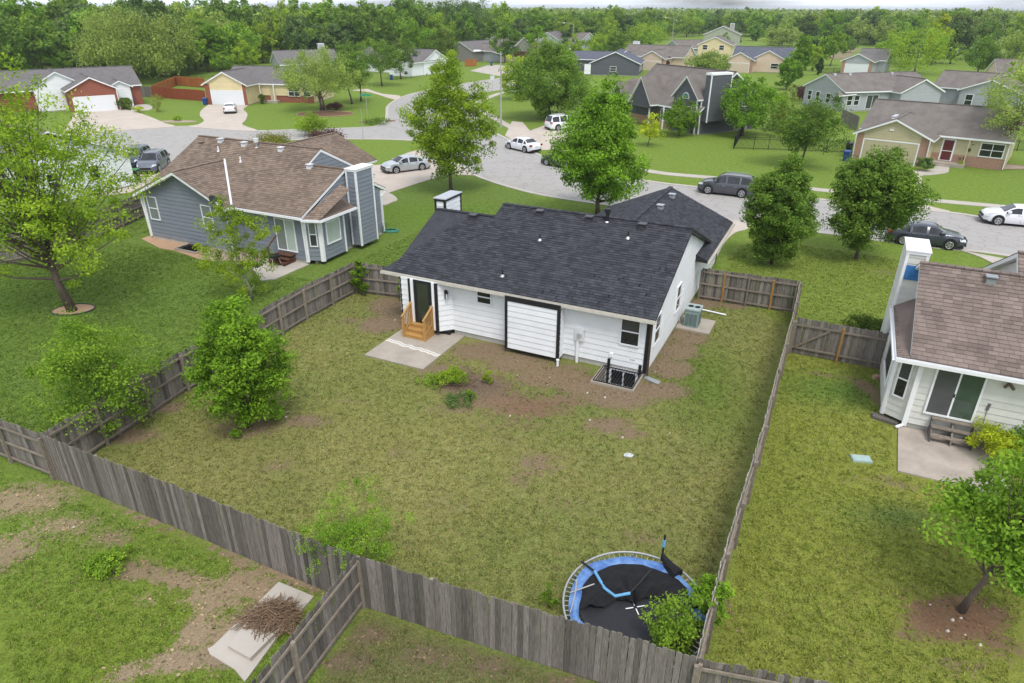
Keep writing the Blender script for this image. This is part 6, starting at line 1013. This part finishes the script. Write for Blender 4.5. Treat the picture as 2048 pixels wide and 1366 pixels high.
def tree_parts(seed, h, rx, z0, shape, kind, ls, k, n, cr, nb=12, tr=None, lean=(0, 0), up=.35, stems=1, hang=0., inner=.35, bark_=None, squash=.75, tz=.72):
    r = np.random.default_rng(seed); rz = (h-z0)/2*.97; cz = (h+z0)/2; C = crown_pts(k, max(.1, rx*1.1-cr*.45), max(.1, rz*1.04-cr*.4), cz, r, shape, inner); lx = np.clip(C[:, 2]/h, 0, 1)[:, None]*np.array([[lean[0], lean[1], 0]]); C = C+lx
    rad = cr*r.uniform(.5, 1.4, k); V, F, T = leaves(C, rad, n, ls, r, up, squash, hang=hang); V[:, 2] = np.maximum(V[:, 2], .04); crown = mesh_np('crown', V, F, LF[kind], T)
    tr = tr or h*.018; m = MB(); tops = []
    for s in range(stems):
        ox, oy = (0, 0) if stems == 1 else (r.uniform(-.25, .25), r.uniform(-.25, .25)); ex, ey = (lean[0]*tz+r.normal()*.12*rx*(1 if stems == 1 else 3), lean[1]*tz+r.normal()*.12*rx*(1 if stems == 1 else 3)); pts = []
        for i in range(7): t = i/6; pts.append((ox+(ex-ox)*t**1.2+r.normal()*.02*h*(t > 0)*.4, oy+(ey-oy)*t**1.2+r.normal()*.02*h*(t > 0)*.4, h*tz*t))
        m.tube(pts, [tr*(1.35 if i == 0 else 1)*(1-.78*i/6) for i in range(7)], 8); tops.append(np.array(pts))
    idx = r.permutation(k)[:nb]
    for i in idx:
        st = tops[i % stems]; c = C[i]; zt = min(max(c[2]*.45+z0*.25, z0*.75), h*tz*.92); j = zt/(h*tz)*6; j0 = int(min(j, 5)); p = st[j0]*(1-(j-j0))+st[min(j0+1, 6)]*(j-j0); d = c-p; mid = p+d*.5+np.array([0, 0, -.06*np.linalg.norm(d)]); rb = tr*(1-.7*zt/(h*tz))*.5
        m.tube([tuple(p), tuple(p+d*.25+np.array([0, 0, -.03*np.linalg.norm(d)])), tuple(mid), tuple(c)], [rb, rb*.75, rb*.5, rb*.18], 5, cap=False)
    return m.mesh('trunk', bark_ or barkm, smooth=True), crown
def tree(label, base, topy, hw, z0f, shape, kind, seed, ls=.16, k=120, n=100, crf=.24, dens=1.35, cat='tree', name=None, h=None, dx=0, **kw):
    b = P(*base); H_ = h or hgt(base[0], base[1], topy); mp = mpp(*base)*(1-.02); rx = hw*mp; th = thing(name or {'tree': 'tree', 'shrub': 'shrub', 'hedge': 'hedge'}[cat], label, cat, (b[0], b[1], 0)); kw.setdefault('lean', (dx*mp, 0))
    tm, cm = tree_parts(seed, H_, rx, H_*z0f, shape, kind, ls, int(k*dens), n, rx*crf, **kw); link('trunk', tm, th); link('crown', cm, th); return th
tree('large lime green maple with grey trunk filling the left edge', (145, 622), 118, 205, .15, 'oval', 'lime', 11, .15, 330, 95, .13, nb=90, tr=.2, dx=-40, inner=.2, tz=.8)
tree('sparse young pear tree with a slim pale trunk near the blue-grey house patio', (503, 600), 390, 74, .1, 'oval', 'lime', 12, .12, 90, 110, .2, nb=26, bark_=palebark, dx=-26, tr=.07, dens=1.0)
tree('dense round bright green tree in the centre yard by the side fence', (497, 852), 596, 92, .03, 'oval', 'green', 13, .12, 170, 150, .21, dx=10, nb=20)
tree('loose feathery shrub growing through the side fence at left', (232, 862), 628, 118, .03, 'oval', 'fern', 14, .1, 130, 120, .24, cat='shrub', nb=40, stems=5, tr=.03, inner=.1, dx=-15)
tree('bright feathery shrub leaning over the back fence near the fence corner', (690, 1150), 985, 118, .15, 'vase', 'fern', 15, .055, 95, 120, .17, cat='shrub', nb=46, stems=4, tr=.025, inner=.05, dx=25, h=2.5)
tree('tall bright green maple on the lawn between the driveway and the street', (902, 384), 110, 82, .09, 'oval', 'lime', 16, .21, 230, 105, .2, nb=40, tr=.15)
tree('broad bright green maple standing behind the white house roof', (1195, 428), 180, 86, .05, 'oval', 'green', 17, .2, 300, 120, .2, nb=30, tr=.16)
tree('left one of the two dark oval street trees beyond the fence gate', (1543, 528), 308, 66, .03, 'oval', 'mid', 18, .15, 340, 150, .2, inner=.2, nb=20, tr=.09)
tree('right one of the two dark oval street trees, with a bare forked trunk', (1712, 518), 288, 86, .19, 'oval', 'mid', 19, .16, 360, 150, .2, inner=.2, nb=24, tr=.11, dx=18)
tree('round mid green tree on the big lawn before the black iron fence', (1602, 332), 192, 74, .22, 'round', 'mid', 20, .2, 100, 120, .24, nb=22, tr=.13)
tree('bushy oval pear tree at the front corner of the slate grey house', (1358, 272), 194, 37, .03, 'oval', 'green', 21, .22, 60, 90, .26)
tree('dense round tree against the side wall of the slate grey house', (1484, 272), 150, 62, .1, 'round', 'green', 22, .24, 90, 110, .24)
tree('very large dark green oak left of the slate grey house', (1098, 238), 84, 86, .03, 'oval', 'mid', 23, .27, 260, 130, .19, nb=14)
tree('yellow green tree peeking out left of the dark oak', (1040, 200), 100, 38, .1, 'oval', 'yellow', 24, .3, 50, 90, .27); tree('lime green tree above the side street left of the oak', (1072, 128), 42, 24, .1, 'oval', 'green', 25, .38, 40, 80, .28)
tree('small yellow green ornamental tree by the porch of the slate grey house', (1296, 292), 232, 28, .15, 'oval', 'yellow', 26, .2, 30, 60, .3)
tree('tall weeping birch in the mulch bed of the yellow house lawn', (645, 222), 88, 80, .12, 'dome', 'willow', 27, .26, 110, 120, .2, nb=22, stems=3, hang=.9, inner=.2)
tree('dark pear tree right of the weeping birch', (704, 208), 95, 42, .28, 'oval', 'mid', 28, .28, 60, 100, .26); tree('second dark pear tree just behind it', (722, 203), 104, 30, .3, 'oval', 'mid', 29, .28, 40, 80, .26)
tree('round dark pear tree over the blue bin', (764, 172), 80, 44, .3, 'round', 'mid', 30, .3, 60, 100, .26); tree('tall dark pear tree right of the blue bin', (802, 158), 74, 32, .15, 'oval', 'dark', 31, .32, 50, 100, .26)
tree('dark conical tree behind the tall bright maple', (884, 132), 54, 42, .08, 'oval', 'dark', 32, .36, 60, 100, .25); tree('tall bright green tree with rounded top behind the pear trees', (828, 128), 36, 30, .05, 'oval', 'green', 33, .4, 50, 100, .26); tree('huge pale green cottonwood right of centre in the tree belt', (918, 100), -10, 72, .1, 'round', 'bluegreen', 34, .5, 90, 110, .22)
tree('large weeping willow behind the red brick house', (275, 165), 10, 108, .06, 'dome', 'willow', 35, .5, 130, 120, .18, hang=2.2, nb=10); tree('bright tree with visible trunks right of the weeping willow', (352, 152), 62, 52, .25, 'round', 'lime', 36, .42, 80, 100, .22, stems=3, nb=14)
tree('sparse leaning tree with twin trunks at the right edge', (1995, 338), 105, 88, .25, 'round', 'willow', 37, .22, 70, 80, .24, nb=40, stems=2, dx=25, inner=.1, tr=.12)
tree('tree with dark slanted trunk in the red mulch ring at lower right', (1922, 1222), 862, 150, .25, 'round', 'fern', 38, .13, 110, 110, .22, nb=40, dx=95, tr=.09, inner=.15)
tree('yellow green rounded shrub beside the grey steps of the off-white house', (1990, 920), 850, 50, .05, 'dome', 'yellow', 39, .09, 40, 110, .3, cat='shrub')
tree('leafy sapling growing in front of the trampoline, poking over the fence', (1335, 1330), 1205, 70, .2, 'vase', 'fern', 40, .085, 44, 70, .24, cat='shrub', nb=26, stems=4, tr=.02, h=2.3, inner=.15); tree('bushy sapling between the trampoline and the right fence', (1412, 1255), 1140, 40, .1, 'oval', 'green', 41, .085, 45, 70, .26, cat='shrub', nb=16, stems=3, tr=.02)
S_ = lambda lab, base, topy, hw, shape, kind, seed, ls=.08, k=26, n=70, cr=.34, h=None, cat='shrub', **kw: tree(lab, base, topy, hw, .02, shape, kind, seed, ls, k, n, cr, cat=cat, h=h, tr=.015, nb=8, **kw)
S_('low spreading green plant on the bare patch of the left foreground lawn', (215, 1140), 1085, 42, 'dome', 'fern', 50, .08, h=.55); S_('small leafy weed at the left rim of the trampoline', (1100, 1215), 1165, 20, 'oval', 'green', 51, .07, 10, 40)
S_('bright grassy shrub by the patio corner on the dark mulch', (906, 765), 716, 30, 'dome', 'lime', 52, .07, 30, 80, h=.75); S_('upright green plant right of the patio shrub', (974, 768), 730, 13, 'oval', 'lime', 53, .07, 14, 60, h=.7); S_('thin leafy plant in the middle of the mulch', (941, 800), 764, 11, 'oval', 'fern', 54, .07, 12, 50, h=.5)
S_('cut leafy branches at the lower end of the mulch', (915, 805), 790, 34, 'dome', 'bluegreen', 55, .07, 22, 45, h=.25); S_('cut leafy branches left of the patio shrub', (862, 765), 750, 30, 'dome', 'fern', 56, .07, 20, 45, h=.28)
S_('climbing vine heaped on the fence corner by the blue-grey house', (722, 590), 516, 18, 'oval', 'green', 57, .11, 34, 70, h=2.1); S_('small vine at the fence end beside the bay window', (803, 600), 560, 8, 'oval', 'lime', 58, .09, 12, 40, h=1.5)
S_('dark green hedge by the off-white house and fence end', (1736, 668), 635, 42, 'dome', 'dark', 59, .1, 40, 90, h=.9); S_('dark leafy shrub row behind the yellow green shrub', (2030, 905), 845, 40, 'dome', 'mid', 60, .09, 36, 80, h=1.2)
S_('clipped round boxwood beside the white garage door of the brick house', (253, 219), 190, 17, 'round', 'dark', 61, .2, 30, 80); S_('loose green bush behind the round boxwood', (255, 200), 167, 21, 'round', 'mid', 62, .24, 30, 70); S_('small yellow bush in front of the round boxwood', (276, 225), 212, 10, 'dome', 'yellow', 63, .16, 14, 40)
S_('slim young tree on the lawn beside the brick house driveway', (318, 224), 188, 13, 'vase', 'olive', 64, .16, 16, 40, cat='tree'); S_('small round shrub on the pale gravel patch', (357, 242), 231, 9, 'round', 'lime', 65, .15, 12, 40)
S_('bright green round bush behind the blue-grey roof', (627, 270), 224, 36, 'round', 'lime', 66, .17, 50, 90); S_('purple leaved shrub just behind the blue-grey roof ridge', (655, 283), 259, 42, 'dome', 'purple', 67, .16, 40, 70); S_('olive spreading shrub behind the blue-grey roof vents', (546, 296), 262, 42, 'vase', 'olive', 68, .15, 40, 70, inner=.2)
S_('dark red shrubs in the reddish mulch bed', (670, 220), 205, 18, 'dome', 'purple', 69, .2, 24, 60); S_('small topiary ball by the yellow house porch', (525, 208), 188, 10, 'round', 'dark', 70, .18, 14, 50); S_('low shrubs on the street corner bed', (755, 248), 236, 26, 'dome', 'mid', 71, .16, 24, 50)
S_('foundation shrubs along the front of the yellow house', (590, 200), 188, 24, 'dome', 'dark', 72, .2, 24, 60); S_('dark conical evergreen beside the tan house window', (1932, 330), 268, 22, 'cone', 'deep', 73, .2, 50, 80); S_('low blue green shrub by the tan garage corner', (1846, 342), 313, 17, 'dome', 'bluegreen', 74, .16, 26, 70)
S_('small lime shrub at the foot of the dark evergreen', (1922, 334), 322, 9, 'round', 'yellow', 75, .14, 10, 30); S_('reddish purple shrub left of the light grey house', (1602, 200), 168, 26, 'round', 'purple', 76, .24, 34, 70); S_('airy pale willow shrub behind the round lawn tree', (1560, 262), 172, 28, 'dome', 'willow', 77, .24, 40, 80, hang=.6)
S_('wispy shrub with rusty base between the houses', (1556, 275), 205, 16, 'oval', 'olive', 78, .22, 24, 50)
# middle distance trees among the houses
for a in [('lime green tree in front of the light grey house roof', (1752, 200), 137, 30, 'oval', 'green'), ('bright tree left of the light grey house', (1572, 180), 112, 26, 'oval', 'green'), ('upright bright tree beside the dark roofed peach house', (1598, 150), 70, 26, 'cone', 'green'), ('huge yellow green tree towering over the light grey house', (1828, 148), 45, 78, 'round', 'lime'),
          ('golden green treetop above the huge yellow green tree', (1862, 130), 30, 24, 'oval', 'yellow'), ('dark conical tree right of the huge yellow green tree', (1955, 148), 66, 44, 'cone', 'mid'), ('airy tree behind the dark conical tree', (2020, 150), 55, 48, 'round', 'willow'), ('tree by the pale house at the far right', (1905, 118), 55, 22, 'round', 'mid'),
          ('dark round tree before the distant field', (1645, 116), 62, 24, 'oval', 'deep'), ('yellow willow before the woods left of the field', (1565, 92), 52, 34, 'round', 'willow'), ('pale weeping willow in front of the peach houses', (1415, 152), 100, 40, 'dome', 'willow'), ('dome shaped bright lime tree behind the blue-grey roof', (1284, 92), 48, 46, 'dome', 'lime'),
          ('lime bush right of the far street lamp', (1205, 112), 64, 44, 'dome', 'lime'), ('tall bright tree left of the dome shaped tree', (1215, 88), 25, 20, 'oval', 'lime'), ('small dark tree by the sage two storey house', (1472, 92), 62, 10, 'oval', 'deep'), ('green tree at the right of the sage two storey house', (1510, 82), 45, 18, 'oval', 'green'), ('dark purple tree before the cream house', (1322, 140), 112, 16, 'round', 'purple'),
          ('pale tree behind the warm grey house', (1140, 95), 52, 18, 'round', 'bluegreen'), ('dark columnar tree by the distant field', (1637, 150), 118, 7, 'oval', 'deep'), ('tree at the far left edge behind the brick house', (25, 140), 40, 38, 'round', 'mid'), ('yellow tree at the far upper left edge', (8, 60), 12, 14, 'round', 'yellow')]:
    hh = hash_ = sum(map(ord, a[0])); d = mpp(*a[1]); tree(a[0], a[1], a[2], a[3], .05, a[4], a[5], hh, min(.6, d*3.2), 55, 100, .26, nb=6)
# woodland belt: one thing per tree near, one mass beyond
rw = np.random.default_rng(77); VAR = []; kinds = ['mid', 'lime', 'dark', 'willow', 'green', 'fern', 'lime', 'mid', 'green', 'bluegreen', 'mid', 'fern']
for i, kd in enumerate(kinds):
    tm, cm = tree_parts(500+i, 11, 4.3+.5*(i % 3), 1.2, ['round', 'oval', 'round', 'dome'][i % 4], kd, .62, 60, 62, 1.15, nb=5, tr=.2, hang=1.2 if kd == 'willow' else 0); VAR.append((kd, tm, cm))
lim = [(-200, 158), (0, 154), (150, 152), (300, 160), (420, 146), (560, 136), (700, 122), (860, 110), (980, 100), (1050, 96), (1100, 94), (1200, 96), (1300, 84), (1380, 74), (1450, 72), (1520, 76), (1600, 84), (1655, 92), (1700, 90), (1760, 94), (1900, 90), (1960, 92), (2050, 100), (2250, 110)]
names = {'mid': 'mid green', 'green': 'fresh green', 'dark': 'dark green', 'willow': 'pale feathery', 'bluegreen': 'blue green', 'lime': 'lime green', 'olive': 'olive green', 'deep': 'very dark green', 'fern': 'bright green'}
pts = []; tries = 0; HOUSES = [tuple((o.matrix_basis @ Vector((u, 0, 0)))[:2]) for o in scene.objects if o.get('category') == 'house' for u in (0, 6, 12)]
def yl(x): return float(np.interp(x, [a for a, b in lim], [b for a, b in lim]))
while len(pts) < 298 and tries < 60000:
    tries += 1; px = rw.uniform(-120, 2170); dmin = 0; y1 = yl(px); d1 = P(px, y1)[1]; dd = d1+rw.random()**1.2*(85 if px < 1000 else 80); q = P(px, y1); s = dd/d1; x, y = q[0]*s, q[1]*s
    if any((x-a)**2+(y-b)**2 < 8.5**2 for a, b in HOUSES): continue
    if 1370 < px < 1600 and y < 330: continue
    if all((x-a)**2+(y-b)**2 > 5.6**2 for a, b, _ in pts): pts.append((x, y, px))
LMX = [70, 160, 300, 420, 540, 680, 800, 900, 1000, 1120, 1240, 1360, 1480, 1600, 1700, 1820, 1930]
LM = ['at the far left edge', 'above the brick house roof', 'behind the weeping willow', 'behind the orange fence', 'behind the yellow house', 'behind the birch and pale chimney', 'behind the round pear trees', 'above the dark conical tree', 'behind the warm grey house', 'left of the far lamp', 'behind the lime dome tree', 'behind the white chimney house', 'behind the two storey houses', 'behind the dark roofed peach house', 'round the distant field', 'behind the big lime tree', 'right of the big lime tree', 'at the far right edge']
GT = [(1230, 118), (1290, 112), (1345, 118), (1395, 100), (1440, 108), (1600, 128), (1625, 142), (1660, 132), (1780, 122), (1815, 134), (1870, 126), (1960, 126), (690, 132), (740, 126), (830, 132), (380, 150), (1210, 100), (1250, 74), (1300, 70), (1350, 72), (1390, 66), (1470, 78), (1500, 72), (1545, 80), (1580, 84), (1610, 110), (1640, 104), (1240, 150), (1195, 128), (1150, 128), (1000, 100), (1085, 80), (1130, 78), (1760, 108), (1800, 106), (1840, 116), (1890, 108), (1930, 104), (1700, 105), (800, 118), (850, 122), (905, 118), (500, 150), (450, 152), (130, 150), (180, 152), (560, 122), (610, 112), (690, 118), (950, 118), (1010, 126), (1090, 140), (1150, 150), (1130, 92), (1060, 108), (1770, 132), (1800, 128), (1900, 128), (1940, 120), (1975, 112), (2035, 132), (880, 112), (930, 104), (30, 118), (90, 122), (240, 128), (2045, 200)]
for i, (gx_, gy_) in enumerate(GT):
    x, y = P2(gx_, gy_)
    if any((x-a)**2+(y-b)**2 < 6.5**2 for a, b in HOUSES): continue
    kd, tm, cm = VAR[(i*5) % len(VAR)]; sc = rw.uniform(.62, 1.0) if i > 45 else rw.uniform(.45, .8); where = LM[int(np.searchsorted(LMX, gx_))]
    t = thing('garden_tree', f'{names[kd]} garden tree on open lawn {where}', 'tree', (x, y, 0), rw.uniform(0, 6.28), f'{names[kd]} garden trees {where}'); t.scale = (sc, sc, sc*rw.uniform(.9, 1.2)); link('trunk', tm, t); link('crown', cm, t)
for i, (x, y, px) in enumerate(pts):
    kd, tm, cm = VAR[rw.integers(len(VAR))]; sc = rw.uniform(.75, 1.2)*(1.3 if px < 1000 else 1.12); reg = LM[int(np.searchsorted(LMX, px))]; d1 = P(px, yl(px))[1]; row = 'front row' if y-d1 < 28 else 'middle rows' if y-d1 < 60 else 'back rows'; sz = 'tall' if sc > 1.05 else 'low'
    t = thing('woodland_tree', f'{sz} {names[kd]} woodland tree, {row}, {reg}', 'tree', (x, y, 0), rw.uniform(0, 6.28), f'{sz} {names[kd]} trees, {row} of the woods {reg}'); t.scale = (sc*rw.uniform(.9, 1.15), sc*rw.uniform(.9, 1.15), sc*rw.uniform(.85, 1.15)); link('trunk', tm, t); link('crown', cm, t)
FM = leafmat('leaf_far', (.06, .12, .022), (.36, .46, .07), .3, 0); VV = []; TT = []
def massed(n, r0, r1, nl, ls, pw):
    ang = rw.uniform(-.80, .80, n); rr = r0+rw.random(n)**pw*(r1-r0); x = rr*np.sin(ang); y = rr*np.cos(ang); px = CX+FPX*np.tan(ang)*1.08
    dl = np.array([float(P(float(q), yl(float(q)))[1]) for q in px]); keep = (y > dl+50)&(rw.random(n) < np.clip(.95+.3*np.sin(x*.013+1)*np.sin(y*.008), .4, 1)); x, y = x[keep], y[keep]; hh = rw.uniform(8, 14.5, len(x)); C = np.stack([x, y, hh*.52], 1); rad = hh*rw.uniform(.40, .58, len(x))
    V, F, T = leaves(C, rad, nl, ls, rw, .5, .9, .8, tints=np.clip(rw.normal(.42, .3, len(x)), 0, 1)); V[:, 2] = np.maximum(V[:, 2], .2); VV.append(V); TT.append(T)
massed(3300, 240, 520, 84, 1.5, 1.0); massed(4200, 500, 1000, 42, 2.1, 1.2); massed(6000, 950, 2600, 18, 3.8, 1.3)
V = np.concatenate(VV); link('distant_woodland', mesh_np('distant_woodland', V, np.arange(len(V)).reshape(-1, 4), FM, np.concatenate(TT)), kind='stuff', label='continuous woodland reaching to the horizon', cat='woodland')
# ------------------------------------------------------------------ air
hz = MB(); hz.box(-2950, 2950, -500, 4300, -1.5, 18.5); hm = bpy.data.materials.new('haze'); n, N, K = nodes(hm); o = N('ShaderNodeOutputMaterial'); pv = N('ShaderNodeVolumePrincipled'); pv.inputs['Color'].default_value = (.80, .87, .95, 1); pv.inputs['Density'].default_value = .0002; pv.inputs['Anisotropy'].default_value = .2; K(pv.outputs[0], o.inputs['Volume'])
HAZE = hz.build('haze', hm, None, kind='stuff')
